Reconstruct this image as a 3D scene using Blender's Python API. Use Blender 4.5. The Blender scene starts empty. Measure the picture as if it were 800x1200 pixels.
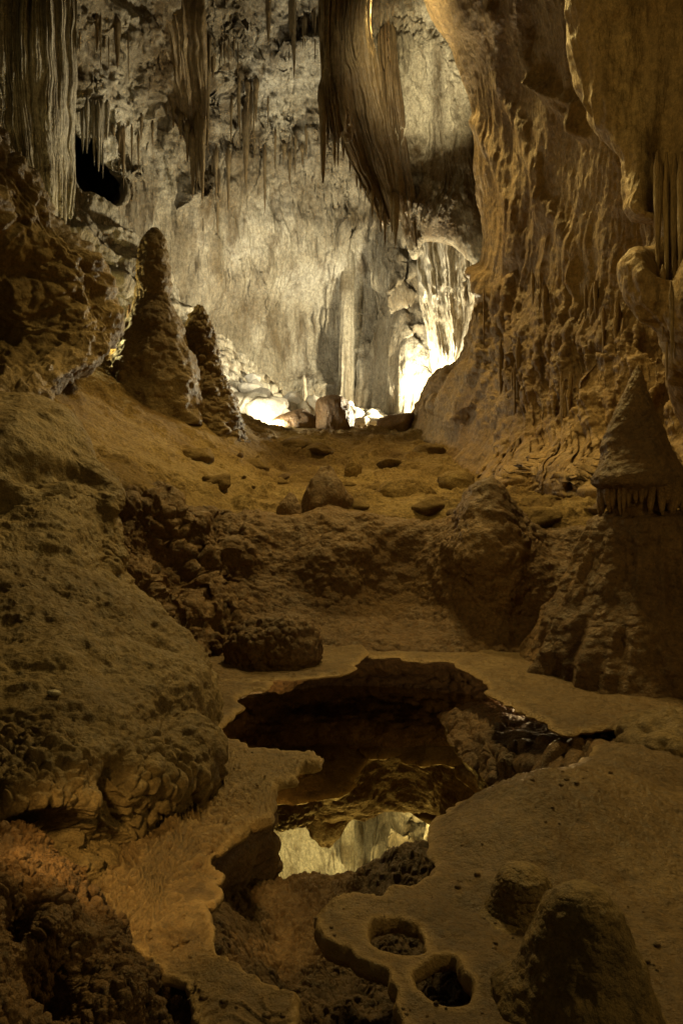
import bpy, bmesh, math, random
import numpy as np
from mathutils import Vector, Matrix

# ---------------------------------------------------------------- camera, world, lamps and added fills
SC = bpy.context.scene
COL = SC.collection
cam_d = bpy.data.cameras.new('camera')
cam = bpy.data.objects.new('camera', cam_d)
COL.objects.link(cam)
cam.location = (0, 0, 0)
cam.rotation_euler = (math.radians(90), 0, 0)
cam_d.sensor_fit = 'VERTICAL'
cam_d.sensor_height = 36
cam_d.lens = 24
cam_d.clip_start = 0.05
cam_d.clip_end = 500
SC.camera = cam
SC.view_settings.view_transform = 'Standard'
SC.view_settings.look = 'None'
SC.view_settings.exposure = 0.0
SC.view_settings.gamma = 1.0
SC.cycles.use_denoising = True
SC.cycles.use_adaptive_sampling = False
SC.cycles.max_bounces = 6
SC.cycles.diffuse_bounces = 3
SC.cycles.glossy_bounces = 3
SC.cycles.sample_clamp_indirect = 4.0

F = 800.0


def at(px, py, d):
    """a pixel of the 800 x 1200 photograph and a distance -> a point of the cave"""
    return Vector(((px - 400) / F * d, d, (600 - py) / F * d))


world = bpy.data.worlds.new('World')
SC.world = world
world.use_nodes = True
bgn = world.node_tree.nodes['Background']
bgn.inputs['Color'].default_value = (1.0, 0.72, 0.24, 1)
bgn.inputs['Strength'].default_value = 0.044


def lamp(name, loc, power, color, radius=0.15, aim=None, angle=None, blend=0.5):
    L = bpy.data.lights.new(name, 'SPOT' if aim is not None else 'POINT')
    L.energy = power
    L.color = color
    L.shadow_soft_size = radius
    o = bpy.data.objects.new(name, L)
    COL.objects.link(o)
    o.location = loc
    if aim is not None:
        L.spot_size = math.radians(angle)
        L.spot_blend = blend
        o.rotation_euler = (Vector(aim) - Vector(loc)).to_track_quat('-Z', 'Y').to_euler()
    return o


WHITE = (1.0, 0.89, 0.60)
AMBER = (1.0, 0.69, 0.21)
lamp('chamber_lamp', at(510, 480, 20.5), 4600, WHITE, 0.3)
lamp('chamber_fill', at(234, 425, 17.0), 2300, (1.0, 0.92, 0.70), 0.3, aim=(0.6, 25.0, 10.0), angle=86, blend=0.9)  # added wash, hidden behind the ridge, to brighten the chamber wall
lamp('rubble_lamp', at(322, 500, 18.4), 420, WHITE, 0.2)
lamp('rubble_lamp', at(284, 487, 17.9), 300, WHITE, 0.2)
lamp('niche_lamp', at(112, 378, 13.6), 140, (1.0, 0.8, 0.3), 0.12)
lamp('recess_fill', (0.8, 12.2, 9.6), 1900, (1.0, 0.84, 0.48), 0.6, aim=(2.3, 17.6, 11.0), angle=52, blend=0.9)  # added spot above the frame that brightens the overhang recess
lamp('plateau_lamp', (0.6, 16.0, 12.0), 9000, (1.0, 0.66, 0.20), 0.6, aim=(0.2, 10.5, 0.0), angle=75, blend=0.9)
lamp('plateau_fill', (1.4, 10.4, 8.2), 1500, AMBER, 0.4, aim=(-0.4, 7.8, -1.0), angle=96, blend=0.6)  # added overhead out of view to lift plateau, cone and left slope
lamp('right_wall_fill', (-2.2, 5.4, 5.2), 340, AMBER, 0.8, aim=(3.4, 10.0, 2.4), angle=100, blend=0.8)  # general fill added out of view for the right wall and cone
lamp('foreground_fill', (3.6, 2.0, 1.2), 100.0, (1.0, 0.66, 0.19), 0.15)  # added raking light, unseen off to the right, for foreground contrast
lamp('basin_fill', (-1.0, 5.9, -1.78), 10.0, (1.0, 0.66, 0.28), 0.06)  # added under the left ledge to lighten the black basin
lamp('basin_fill', (1.75, 6.3, -1.74), 15.0, (1.0, 0.7, 0.32), 0.06)  # second added fill, tucked under the right ledge, for the basin wall
lamp('ledge_lamp', (-0.98, 1.7, -0.35), 85.0, (1.0, 0.61, 0.18), 0.06, aim=(-0.78, 2.72, -1.5), angle=44, blend=0.9)

# ---------------------------------------------------------------- noise
RS = np.random.RandomState(11)
TAB = (RS.rand(64 * 64 * 64) * 2 - 1).astype(np.float32)
JIT = RS.rand(64 * 64 * 64, 3).astype(np.float32)
ROT = np.array([[0.36, 0.48, -0.8], [-0.8, 0.6, 0.0], [0.48, 0.64, 0.6]], np.float32)


def vnoise(p):
    i = np.floor(p).astype(np.int32)
    f = (p - i).astype(np.float32)
    f = f * f * f * (f * (f * 6 - 15) + 10)
    x0, y0, z0 = i[..., 0] & 63, (i[..., 1] & 63) * 64, (i[..., 2] & 63) * 4096
    x1, y1, z1 = (i[..., 0] + 1) & 63, ((i[..., 1] + 1) & 63) * 64, ((i[..., 2] + 1) & 63) * 4096
    fx, fy, fz = f[..., 0], f[..., 1], f[..., 2]

    def lx(y, z):
        a = TAB[x0 + y + z]
        return a + (TAB[x1 + y + z] - a) * fx
    a = lx(y0, z0)
    a = a + (lx(y1, z0) - a) * fy
    b = lx(y0, z1)
    b = b + (lx(y1, z1) - b) * fy
    return a + (b - a) * fz


def fbm(P, freq=1.0, octv=4, gain=0.5, seed=0.0, ridged=False):
    p = np.asarray(P, np.float32) * freq + seed * 7.31
    s, a, t = 0, 1.0, 0
    for _ in range(octv):
        n = vnoise(p)
        if ridged:
            n = 1 - 2 * np.abs(n)
        s = s + n * a
        t += a
        a *= gain
        p = (p @ ROT.T) * 2.03 + 3.7
    return s / t


def worley(P, freq, seed=0):
    p = np.asarray(P, np.float32) * freq + seed * 3.17
    i = np.floor(p).astype(np.int32)
    f = (p - i).astype(np.float32)
    F1 = np.full(p.shape[:-1], 9.0, np.float32)
    F2 = F1.copy()
    for dx in (-1, 0, 1):
        for dy in (-1, 0, 1):
            for dz in (-1, 0, 1):
                h = ((i[..., 0] + dx) & 63) + ((i[..., 1] + dy) & 63) * 64 + ((i[..., 2] + dz) & 63) * 4096
                v = JIT[h] + np.array([dx, dy, dz], np.float32) - f
                d = (v * v).sum(-1)
                m = d < F1
                F2 = np.where(m, F1, np.minimum(F2, d))
                F1 = np.where(m, d, F1)
    return np.sqrt(F1), np.sqrt(F2)


def knobs(P, freq, seed=0):
    a, b = worley(P, freq, seed)
    return np.sqrt(np.clip(1 - (a / 0.85) ** 2, 0, 1)) * np.clip((b - a) * 4, 0, 1) ** 0.5


def warp(P, amt, f, seed=0):
    return P + amt * np.stack([fbm(P, f, 2, seed=seed + k) for k in (0.3, 1.7, 2.9)], -1)


def lumps(P, f, seed=0):
    """uneven warped nodules, 0..1"""
    q = warp(P, 0.45 / f, f * 0.8, seed)
    return knobs(q, f, seed) * (0.25 + 0.75 * sst(fbm(P, f * 0.45, 3, seed=seed + 4), -0.35, 0.4))


def sst(x, a, b):
    t = np.clip((x - a) / (b - a), 0, 1)
    return t * t * (3 - 2 * t)


def st(P, sx, sy, sz):
    return P * np.array([sx, sy, sz], np.float32)


# ---------------------------------------------------------------- mesh helpers
def mesh_np(name, V, Q, T=None, attrs=None):
    V = np.ascontiguousarray(V.reshape(-1, 3), np.float32)
    me = bpy.data.meshes.new(name)
    Q = np.asarray(Q, np.int32).reshape(-1, 4)
    T = np.zeros((0, 3), np.int32) if T is None else np.asarray(T, np.int32).reshape(-1, 3)
    me.vertices.add(len(V))
    me.vertices.foreach_set('co', V.ravel())
    nl = Q.size + T.size
    me.loops.add(nl)
    me.loops.foreach_set('vertex_index', np.concatenate([Q.ravel(), T.ravel()]))
    npoly = len(Q) + len(T)
    me.polygons.add(npoly)
    starts = np.concatenate([np.arange(len(Q)) * 4, Q.size + np.arange(len(T)) * 3]).astype(np.int32)
    me.polygons.foreach_set('loop_start', starts)
    me.polygons.foreach_set('use_smooth', np.ones(npoly, bool))
    for k, v in (attrs or {}).items():
        a = me.attributes.new(k, 'FLOAT', 'POINT')
        a.data.foreach_set('value', np.ascontiguousarray(v, np.float32).ravel())
    me.update(calc_edges=True)
    me.validate()
    return me


def link(name, me, mat, parent=None, loc=None):
    o = bpy.data.objects.new(name, me)
    COL.objects.link(o)
    if mat is not None and len(me.materials) == 0:
        me.materials.append(mat)
    if parent is not None:
        o.parent = parent
    if loc is not None:
        o.location = loc
    return o


def tag(o, label=None, cat=None, group=None, kind=None):
    if label:
        o['label'] = label
    if cat:
        o['category'] = cat
    if group:
        o['group'] = group
    if kind:
        o['kind'] = kind
    return o


def spline_basis(n, m):
    """m samples over n control points, Catmull-Rom"""
    B = np.zeros((m, n))
    t = np.linspace(0, n - 1, m)
    for k, x in enumerate(t):
        i = min(int(x), n - 2)
        f = x - i
        w = [-0.5 * f ** 3 + f ** 2 - 0.5 * f, 1.5 * f ** 3 - 2.5 * f ** 2 + 1,
             -1.5 * f ** 3 + 2 * f ** 2 + 0.5 * f, 0.5 * f ** 3 - 0.5 * f ** 2]
        for j, ww in enumerate(w):
            q = i - 1 + j
            if q < 0:
                B[k, 0] += 2 * ww
                B[k, 1] -= ww
            elif q > n - 1:
                B[k, n - 1] += 2 * ww
                B[k, n - 2] -= ww
            else:
                B[k, q] += ww
    return B


def grid_quads(nv, nu, wrap=False):
    r = np.arange(nv - 1)[:, None]
    c = np.arange(nu if wrap else nu - 1)[None, :]
    c2 = (c + 1) % nu
    return np.stack([r * nu + c, r * nu + c2, (r + 1) * nu + c2, (r + 1) * nu + c], -1).reshape(-1, 4)


def normals(P, toward=None):
    n = np.cross(np.gradient(P, axis=1), np.gradient(P, axis=0))
    n /= np.linalg.norm(n, axis=-1, keepdims=True) + 1e-9
    c = (0 if toward is None else np.array(toward)) - P
    if (n * c).sum(-1).mean() < 0:
        n = -n
    return n


def unproj(C):
    d = np.exp(C[..., 2])
    return np.stack([(C[..., 0] - 400) / F * d, d, (600 - C[..., 1]) / F * d], -1)


def proj(P):
    return 400 + P[..., 0] / P[..., 1] * F, 600 - P[..., 2] / P[..., 1] * F


class Patch:
    def __init__(s, rows, nu, nv, disp=(), toward=None):
        C = np.array(rows, float)
        C[..., 2] = np.log(C[..., 2])
        Bv, Bu = spline_basis(C.shape[0], nv), spline_basis(C.shape[1], nu)
        G = np.einsum('vi,ijk,uj->vuk', Bv, C, Bu)
        s.P0 = s.P = unproj(G)
        s.nu, s.nv = nu, nv
        s.px, s.py = G[..., 0], G[..., 1]
        s.U, s.V = np.meshgrid(np.linspace(0, 1, nu), np.linspace(0, 1, nv))
        for f in disp:
            N = normals(s.P, toward)
            h = f(s)
            s.P = s.P + (N * h[..., None] if h.ndim == 2 else h)

    def obj(s, name, mat, attrs=None, parent=None):
        me = mesh_np(name, s.P, grid_quads(s.nv, s.nu), attrs=attrs)
        return link(name, me, mat, parent)

    def at_px(s, x, y):
        """point of the surface that the photograph shows at a pixel"""
        px, py = proj(s.P)
        k = np.argmin((px - x) ** 2 + (py - y) ** 2)
        return Vector(s.P.reshape(-1, 3)[k])

    def under(s, x, y):
        k = np.argmin((s.P[..., 0] - x) ** 2 + (s.P[..., 1] - y) ** 2)
        return Vector(s.P.reshape(-1, 3)[k])


# ---------------------------------------------------------------- materials
def rock_mat(name, cols, scale=1.0, bump=0.5, rough=0.8, streak=0.0, stain=(0.05, 0.03, 0.012), fine=1.0, spec=0.25, speck=0.5, vert=None):
    m = bpy.data.materials.new(name)
    m.use_nodes = True
    nt = m.node_tree
    N, L = nt.nodes, nt.links
    bsdf = N['Principled BSDF']
    bsdf.inputs['Specular IOR Level'].default_value = spec
    tc = N.new('ShaderNodeTexCoord')
    obj = tc.outputs['Object']

    def noise(sc, det=6.0, rg=0.6, vec=None, dist=0.0):
        n = N.new('ShaderNodeTexNoise')
        n.inputs['Scale'].default_value = sc
        n.inputs['Detail'].default_value = det
        n.inputs['Roughness'].default_value = rg
        n.inputs['Distortion'].default_value = dist
        L.new(vec or obj, n.inputs['Vector'])
        return n

    n1 = noise(0.55 * scale, 8, 0.62, dist=0.4)
    rmp = N.new('ShaderNodeValToRGB')
    e = rmp.color_ramp.elements
    e[0].position, e[1].position = 0.33, 0.68
    e[0].color, e[1].color = (*cols[0], 1), (*cols[2], 1)
    mid = e.new(0.5)
    mid.color = (*cols[1], 1)
    L.new(n1.outputs['Fac'], rmp.inputs['Fac'])
    col = rmp.outputs['Color']

    def mixc(a, b, fac, kind='MIX'):
        x = N.new('ShaderNodeMix')
        x.data_type = 'RGBA'
        x.blend_type = kind
        x.clamp_factor = True
        for k, v in ((0, fac), (6, a), (7, b)):
            if isinstance(v, (tuple, float)):
                x.inputs[k].default_value = v if isinstance(v, float) else (*v, 1)
            else:
                L.new(v, x.inputs[k])
        return x.outputs[2]

    def mrange(v, a, b, c=0.0, d=1.0):
        x = N.new('ShaderNodeMapRange')
        x.inputs[1].default_value, x.inputs[2].default_value = a, b
        x.inputs[3].default_value, x.inputs[4].default_value = c, d
        L.new(v, x.inputs[0])
        return x.outputs[0]

    # finer mottling
    n2 = noise(4.5 * scale, 7, 0.65)
    col = mixc(col, stain, mrange(n2.outputs['Fac'], 0.54, 0.74, 0, 0.75 * speck))
    n2b = noise(17 * scale * fine, 6, 0.7)
    col = mixc(col, mrange(n2b.outputs['Fac'], 0.3, 0.7, 0.55, 1.3), 1.0, 'MULTIPLY')
    n2c = noise(70 * scale * fine, 3, 0.7)
    col = mixc(col, mrange(n2c.outputs['Fac'], 0.3, 0.7, 0.72, 1.2), 1.0, 'MULTIPLY')
    hs = []
    if streak > 0:
        mp = N.new('ShaderNodeMapping')
        mp.inputs['Scale'].default_value = (1, 1, 0.11)
        L.new(obj, mp.inputs['Vector'])
        n3 = noise(3.2 * scale, 7, 0.62, mp.outputs[0])
        col = mixc(col, stain, mrange(n3.outputs['Fac'], 0.5, 0.68, 0, 0.8 * streak))
        n4 = noise(9 * scale, 5, 0.6, mp.outputs[0])
        hs.append((n4.outputs['Fac'], 0.5 * streak, 0.22 / scale))
    at_ = N.new('ShaderNodeAttribute')
    at_.attribute_name = 'stain'
    n5 = noise(2.2 * scale, 6, 0.65)
    sfac = N.new('ShaderNodeMath')
    sfac.operation = 'MULTIPLY'
    L.new(at_.outputs['Fac'], sfac.inputs[0])
    L.new(mrange(n5.outputs['Fac'], 0.3, 0.55), sfac.inputs[1])
    col = mixc(col, stain, sfac.outputs[0])
    pl = N.new('ShaderNodeAttribute')
    pl.attribute_name = 'pale'
    col = mixc(col, tuple(min(.6, 1.5 * c) for c in cols[2]), pl.outputs['Fac'])
    L.new(col, bsdf.inputs['Base Color'])
    nr = noise(7 * scale, 4, 0.6)
    L.new(mrange(nr.outputs['Fac'], 0.3, 0.7, rough - 0.2, min(1.0, rough + 0.16)), bsdf.inputs['Roughness'])
    bvec = None
    if vert:
        mv = N.new('ShaderNodeMapping')
        mv.inputs['Scale'].default_value = (1, 1, vert)
        L.new(obj, mv.inputs['Vector'])
        bvec = mv.outputs[0]
    hs += [(noise(5 * scale, 8, 0.66, bvec).outputs['Fac'], 0.9 * bump, 0.22 / scale),
           (noise(26 * scale * fine, 6, 0.68, bvec).outputs['Fac'], 0.9 * bump, 0.05 / scale)]
    prev = None
    for h, s_, dist in hs:
        b = N.new('ShaderNodeBump')
        b.inputs['Strength'].default_value = min(1.0, s_)
        b.inputs['Distance'].default_value = dist
        L.new(h, b.inputs['Height'])
        if prev is not None:
            L.new(prev, b.inputs['Normal'])
        prev = b.outputs['Normal']
    L.new(prev, bsdf.inputs['Normal'])
    return m


M_BACK = rock_mat('pale_limestone', [(0.17, 0.132, 0.078), (0.40, 0.355, 0.265), (0.58, 0.54, 0.45)], 0.55, 0.65, 0.75, 0.95, stain=(0.075, 0.048, 0.019), vert=0.22)
M_RIGHT = rock_mat('brown_flowstone', [(0.18, 0.105, 0.042), (0.29, 0.19, 0.08), (0.38, 0.27, 0.13)], 0.8, 0.6, 0.6, 0.5, stain=(0.07, 0.038, 0.014), spec=0.4, vert=0.4)
M_DRAPE = rock_mat('drapery_calcite', [(0.085, 0.055, 0.025), (0.15, 0.105, 0.052), (0.27, 0.21, 0.12)], 0.8, 0.4, 0.5, 0.35, stain=(0.07, 0.04, 0.018), spec=0.4, vert=0.25)
M_FLOOR = rock_mat('tan_earth', [(0.19, 0.12, 0.047), (0.33, 0.23, 0.095), (0.46, 0.345, 0.165)], 1.1, 1.0, 0.85, 0.0, stain=(0.10, 0.062, 0.023), speck=0.8)
M_DARK = rock_mat('dark_brown_rock', [(0.115, 0.062, 0.023), (0.20, 0.112, 0.042), (0.30, 0.185, 0.078)], 1.3, 0.9, 0.58, 0.0, stain=(0.06, 0.031, 0.012), spec=0.5)
M_FLOW = rock_mat('olive_flowstone', [(0.16, 0.105, 0.043), (0.235, 0.165, 0.072), (0.31, 0.23, 0.11)], 1.2, 0.7, 0.6, 0.0, stain=(0.09, 0.055, 0.022), spec=0.4, speck=0.3)
M_LEDGE = rock_mat('shelfstone', [(0.14, 0.085, 0.034), (0.225, 0.145, 0.062), (0.33, 0.23, 0.11)], 1.6, 0.85, 0.5, 0.0, stain=(0.075, 0.042, 0.016), spec=0.5, speck=1.0)
M_GRAVEL = rock_mat('wet_gravel', [(0.11, 0.062, 0.025), (0.17, 0.10, 0.04), (0.25, 0.155, 0.067)], 3.0, 1.0, 0.5, 0.0, stain=(0.055, 0.03, 0.012), spec=0.5)
M_WHITE = rock_mat('white_calcite', [(0.5, 0.46, 0.38), (0.62, 0.58, 0.5), (0.7, 0.67, 0.6)], 1.2, 0.6, 0.7, 0.25, stain=(0.25, 0.18, 0.09), speck=0.4)

# ---------------------------------------------------------------- cave floor: plateau and the sandy slope on the left
PXF = [-300, -120, 0, 80, 160, 240, 320, 400, 480, 560, 640, 720, 850, 1000, 1200]


def rowp(py, d):
    return [(x, y, dd) for x, y, dd in zip(PXF, py, d)]


floor_rows = [
    rowp([720, 720, 720, 720, 720, 720, 720, 720, 720, 720, 720, 720, 720, 720, 720], [6, 6, 6.2, 6.6, 7.2, 7.9, 8.4, 8.7, 8.7, 8.4, 8.0, 7.6, 6.8, 6.3, 6]),
    rowp([560, 560, 560, 562, 578, 612, 612, 607, 605, 606, 608, 612, 612, 612, 612], [6.2, 6.2, 6.6, 7.2, 8, 8.9, 9.3, 9.4, 9.4, 9.2, 8.7, 8.1, 7.3, 6.8, 6.5]),
    rowp([490, 495, 500, 520, 542, 572, 586, 582, 582, 583, 587, 592, 594, 595, 595], [7.5, 7.6, 8, 8.8, 9.5, 10.3, 11, 11.4, 11.4, 11, 10.4, 9.6, 8.7, 8, 7.6]),
    rowp([425, 432, 440, 460, 492, 522, 547, 552, 552, 554, 560, 570, 575, 578, 578], [9, 9.2, 9.5, 10.5, 11.5, 12.5, 13.5, 14, 14, 13.5, 12.4, 11.3, 10.2, 9.4, 9]),
    rowp([375, 380, 395, 418, 450, 488, 516, 521, 520, 523, 535, 550, 556, 560, 560], [10.8, 11, 11, 12, 13.2, 14.5, 15.8, 16.5, 16.8, 16.4, 15, 13.2, 12, 11, 10.5]),
    rowp([330, 335, 350, 388, 428, 464, 498, 503, 501, 503, 518, 535, 545, 550, 550], [12.5, 12.5, 12.5, 13.2, 14.2, 15.8, 17.5, 19, 19.3, 19, 17.5, 15.6, 14, 13, 12.5]),
    rowp([380, 390, 400, 425, 452, 488, 512, 514, 512, 512, 520, 535, 545, 550, 550], [14, 14, 14.2, 14.8, 15.8, 17.2, 19, 21, 21.5, 21, 19.5, 17.5, 16, 15, 14]),
    rowp([400, 410, 420, 440, 465, 490, 505, 507, 507, 507, 520, 535, 545, 550, 550], [17, 17, 18, 19, 20, 21.5, 24, 26.5, 27, 26, 24, 22, 20, 18, 17]),
]


def f_floor1(s):
    m = sst(s.px, 420, 120) * 0.35 + 0.65
    return 0.28 * fbm(s.P, 0.45, 4, seed=1) * m


def f_floor2(s):
    r = fbm(s.P, 1.3, 5, 0.55, seed=2)
    smooth = np.exp(-(((s.px - 170) / 120) ** 2 + ((s.py - 500) / 60) ** 2))     # the smooth sandy slope
    lmp = np.clip(fbm(s.P, 2.2, 5, 0.62, seed=3), 0, 1) * 0.30 + 0.05 * lumps(s.P, 3.0, 6) * sst(fbm(s.P, .5, 3, seed=7), -.05, .2)
    return (0.12 * r + lmp) * (1 - 0.75 * smooth) * sst(s.V, 0.05, 0.2) + 0.012 * fbm(s.P, 9, 3, seed=5)


floor = Patch(floor_rows, 620, 560, [f_floor1, f_floor2], toward=(0, 5, 30))
tag(floor.obj('cave_floor', M_FLOOR), kind='structure')


# ---------------------------------------------------------------- back wall of the chamber
PXB = [-330, -160, -40, 50, 130, 210, 290, 370, 440, 500, 560, 640]


def rowb(py, d):
    return [(x, py, dd) for x, dd in zip(PXB, d)]


back_rows = [
    rowb(-330, [9, 10, 11, 12, 13, 13.5, 14, 14.5, 15, 15, 15, 15]),
    rowb(-120, [10.5, 12, 13, 14, 15, 16, 17, 18, 18.5, 18.5, 18.5, 18.5]),
    rowb(0, [11, 12.8, 14.2, 15.2, 16.4, 18, 19.5, 20.5, 21, 21, 21, 21]),
    rowb(110, [11.5, 13.3, 15, 16, 17.5, 19.5, 21.5, 22.7, 23, 23, 22.5, 22]),
    rowb(220, [12, 14, 15.6, 16.8, 18.6, 21, 23, 24.4, 24.8, 24, 23, 22]),
    rowb(320, [12.5, 14.5, 16.2, 17.6, 19.5, 22, 24.2, 25.6, 25.4, 23.6, 22.6, 22]),
    rowb(400, [13, 15, 17, 18.5, 20.5, 23, 25, 26.2, 25, 22.9, 22.2, 22]),
    rowb(470, [13, 15.5, 17.5, 19, 21, 23.5, 25.2, 26.2, 24.6, 22.2, 21.8, 22]),
    rowb(560, [13, 15.5, 17.5, 19, 21, 23.5, 25.2, 26.0, 24.4, 22.0, 21.8, 22]),
]


def poly_mask(px, py, poly, soft):
    """signed distance in pixels of a traced outline -> 0..1 mask with a soft edge"""
    sd = poly_sd(np.stack([px, py], -1).reshape(-1, 2), [np.array(poly, float)])[0].reshape(px.shape)
    return sst(sd, -soft, soft)


def poly_sd(Q, polys):
    best = np.full(len(Q), 1e9)
    near = np.zeros((len(Q), 2))
    inside = np.zeros(len(Q), bool)
    for poly in polys:
        A, B = poly, np.roll(poly, -1, 0)
        for a, b in zip(A, B):
            ab = b - a
            l2 = (ab * ab).sum() + 1e-12
            t = np.clip(((Q - a) @ ab) / l2, 0, 1)
            c = a + t[:, None] * ab
            d = ((Q - c) ** 2).sum(1)
            m = d < best
            best[m] = d[m]
            near[m] = c[m]
            cr = ((a[1] > Q[:, 1]) != (b[1] > Q[:, 1]))
            if abs(b[1] - a[1]) > 1e-12:
                xi = a[0] + (Q[:, 1] - a[1]) / (b[1] - a[1]) * ab[0]
                inside ^= cr & (Q[:, 0] < xi)
    sd = np.sqrt(best)
    return np.where(inside, sd, -sd), near


def blob(px, py, items):
    v = np.zeros(px.shape)
    for x, y, rx, ry, a in items:
        v = np.maximum(v, a * np.exp(-(((px - x) / rx) ** 2 + ((py - y) / ry) ** 2) ** 1.5))
    return v


HOLE = [(74, 136), (84, 142), (96, 160), (108, 163), (109, 185), (122, 200), (122, 240), (104, 228), (88, 228), (82, 200), (84, 180), (76, 158)]


def arc(s):
    """metres along the wall sideways, then the height: the frame for vertical flutes"""
    dx = np.linalg.norm(np.gradient(s.P0, axis=1), axis=-1)
    a = np.cumsum(dx, 1).mean(0)
    return np.stack([np.broadcast_to(a[None, :], s.px.shape), s.P[..., 2], 0 * s.px], -1)


def f_back1(s):
    return 0.9 * fbm(s.P, 0.24, 4, seed=11)


def f_back2(s):
    A = arc(s)
    A = A + 0.35 * np.stack([fbm(s.P, 0.5, 3, seed=15), 0 * s.px, 0 * s.px], -1)
    amp = 0.35 + 0.65 * sst(fbm(s.P, 0.35, 3, seed=17), -0.2, 0.3)
    fl = fbm(st(A, 1, 0.07, 1), 0.9, 4, 0.6, seed=12, ridged=True)
    fl2 = fbm(st(A, 1, 0.10, 1), 2.8, 3, 0.6, seed=13, ridged=True)
    fl3 = fbm(st(A, 1, 0.05, 1), 8.0, 2, 0.6, seed=18, ridged=True)
    upper = sst(s.py, 260, 120)
    bulge = 0.6 * blob(s.px, s.py, [(480, 400, 30, 140, 1), (300, 330, 40, 120, .4), (215, 300, 30, 100, .5)]) - 0.9 * blob(s.px, s.py, [(426, 345, 13, 55, 1), (388, 425, 9, 24, .6), (376, 405, 6, 20, .5)])
    x1 = np.stack([A[..., 0], 0 * s.px, 0 * s.px], -1)
    q = -0.30 * A[..., 2] + 1.3 * fbm(s.P, 0.22, 3, seed=27) + 0.16 * fbm(x1, 3.2, 2, 0.6, seed=28) + 0.30 * fbm(x1, 0.9, 2, seed=29)
    fr = (q % 1.0)
    sheet = fr ** 1.6 * sst(1 - fr, 0.0, 0.04) * sst(fbm(s.P, 0.3, 3, seed=30), -0.15, 0.15)
    return (0.34 * fl + 0.2 * fl2 + 0.11 * fl3) * (1 - 0.4 * upper) * amp + bulge + 0.5 * sheet * (0.35 + 0.65 * sst(s.py, 330, 200))


def f_back3(s):
    upper = sst(s.py, 300, 120)
    pits = np.clip(fbm(s.P, 0.8, 6, 0.62, seed=14) - 0.1, -1, 1)
    A = st(s.P, 1, 1, 0.3)
    return upper * 0.75 * pits + 0.16 * fbm(A, 1.5, 5, 0.62, seed=16) + 0.06 * upper * fbm(s.P, 4, 3, seed=26)


def f_hole(s):
    m = poly_mask(s.px, s.py, HOLE, 3)
    return m[..., None] * s.P * 0.30


back = Patch(back_rows, 560, 560, [f_back1, f_back2, f_back3, f_hole])


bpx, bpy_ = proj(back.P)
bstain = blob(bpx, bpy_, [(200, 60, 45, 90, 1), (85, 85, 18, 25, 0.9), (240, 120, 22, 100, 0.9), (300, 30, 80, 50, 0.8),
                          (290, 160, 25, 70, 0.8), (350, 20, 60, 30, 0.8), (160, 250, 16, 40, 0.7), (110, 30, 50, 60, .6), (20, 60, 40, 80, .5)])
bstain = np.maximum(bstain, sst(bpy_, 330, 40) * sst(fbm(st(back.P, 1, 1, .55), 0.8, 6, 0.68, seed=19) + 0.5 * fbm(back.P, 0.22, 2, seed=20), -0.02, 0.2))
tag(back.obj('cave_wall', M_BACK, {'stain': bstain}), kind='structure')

# rubble slope behind the ridge, left of the chamber
rub_rows = [
    [(120, 400, 19), (200, 380, 20), (260, 395, 21.5), (300, 432, 23), (340, 465, 24.5), (400, 478, 25.5), (460, 480, 24.5), (540, 480, 22.8)],
    [(120, 430, 18), (200, 420, 19), (260, 440, 20.4), (300, 462, 21.5), (340, 480, 22.5), (400, 489, 23), (460, 490, 22.5), (540, 490, 21.8)],
    [(120, 470, 17.4), (200, 465, 18.2), (260, 472, 19.4), (300, 492, 19.8), (340, 502, 20.4), (400, 505, 20.8), (460, 503, 20.8), (540, 505, 20.6)],
    [(120, 520, 17), (200, 520, 17.6), (260, 520, 18.4), (300, 522, 18.8), (340, 522, 19.2), (400, 520, 19.5), (460, 520, 19.5), (540, 520, 19.5)],
]
rub = Patch(rub_rows, 260, 160, [lambda s: 0.35 * fbm(s.P, 0.8, 5, 0.6, seed=21) + 0.12 * knobs(s.P, 2.2, 3)], toward=(0, 10, 20))
tag(rub.obj('rubble_slope', M_BACK), kind='structure')

# greenish ledges behind the tall stalagmite
niche_rows = [
    [(20, 215, 16), (80, 225, 16.5), (120, 238, 17), (165, 290, 18), (220, 360, 19.5)],
    [(20, 250, 15.2), (80, 262, 15.6), (120, 275, 16.1), (165, 315, 17.1), (220, 380, 18.6)],
    [(20, 300, 14.9), (80, 315, 15.3), (120, 322, 15.8), (165, 340, 16.6), (220, 400, 18.0)],
    [(20, 330, 15.4), (80, 340, 15.9), (120, 350, 16.2), (165, 370, 16.8), (220, 420, 17.8)],
    [(20, 420, 14.6), (80, 420, 15.0), (120, 425, 15.4), (165, 435, 16.2), (220, 460, 17.2)],
]


def f_niche(s):
    t = s.P[..., 2] * 1.3 + 0.5 * fbm(s.P, 0.6, 3, seed=25)
    return 0.6 * fbm(s.P, 0.7, 5, 0.6, seed=22) + 0.22 * (np.abs((t % 1) - 0.5) * 2) + 0.07 * fbm(s.P, 3, 4, seed=23)


tag(Patch(niche_rows, 200, 200, [f_niche]).obj('niche_wall', M_BACK), kind='structure')

# ---------------------------------------------------------------- right wall
PXR = [600, 650, 700, 760, 830, 920, 1050, 1250]


def rowr(py, xl, dl, d):
    r = [(xl + 60, py, dl + 5), (xl + 14, py, dl + 1.6), (xl, py, dl)]
    for k, (x, dd) in enumerate(zip(PXR, d)):
        w = k / 7
        r.append((max(x, xl + 22 + k * 8), py, dd))
    return r


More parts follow.
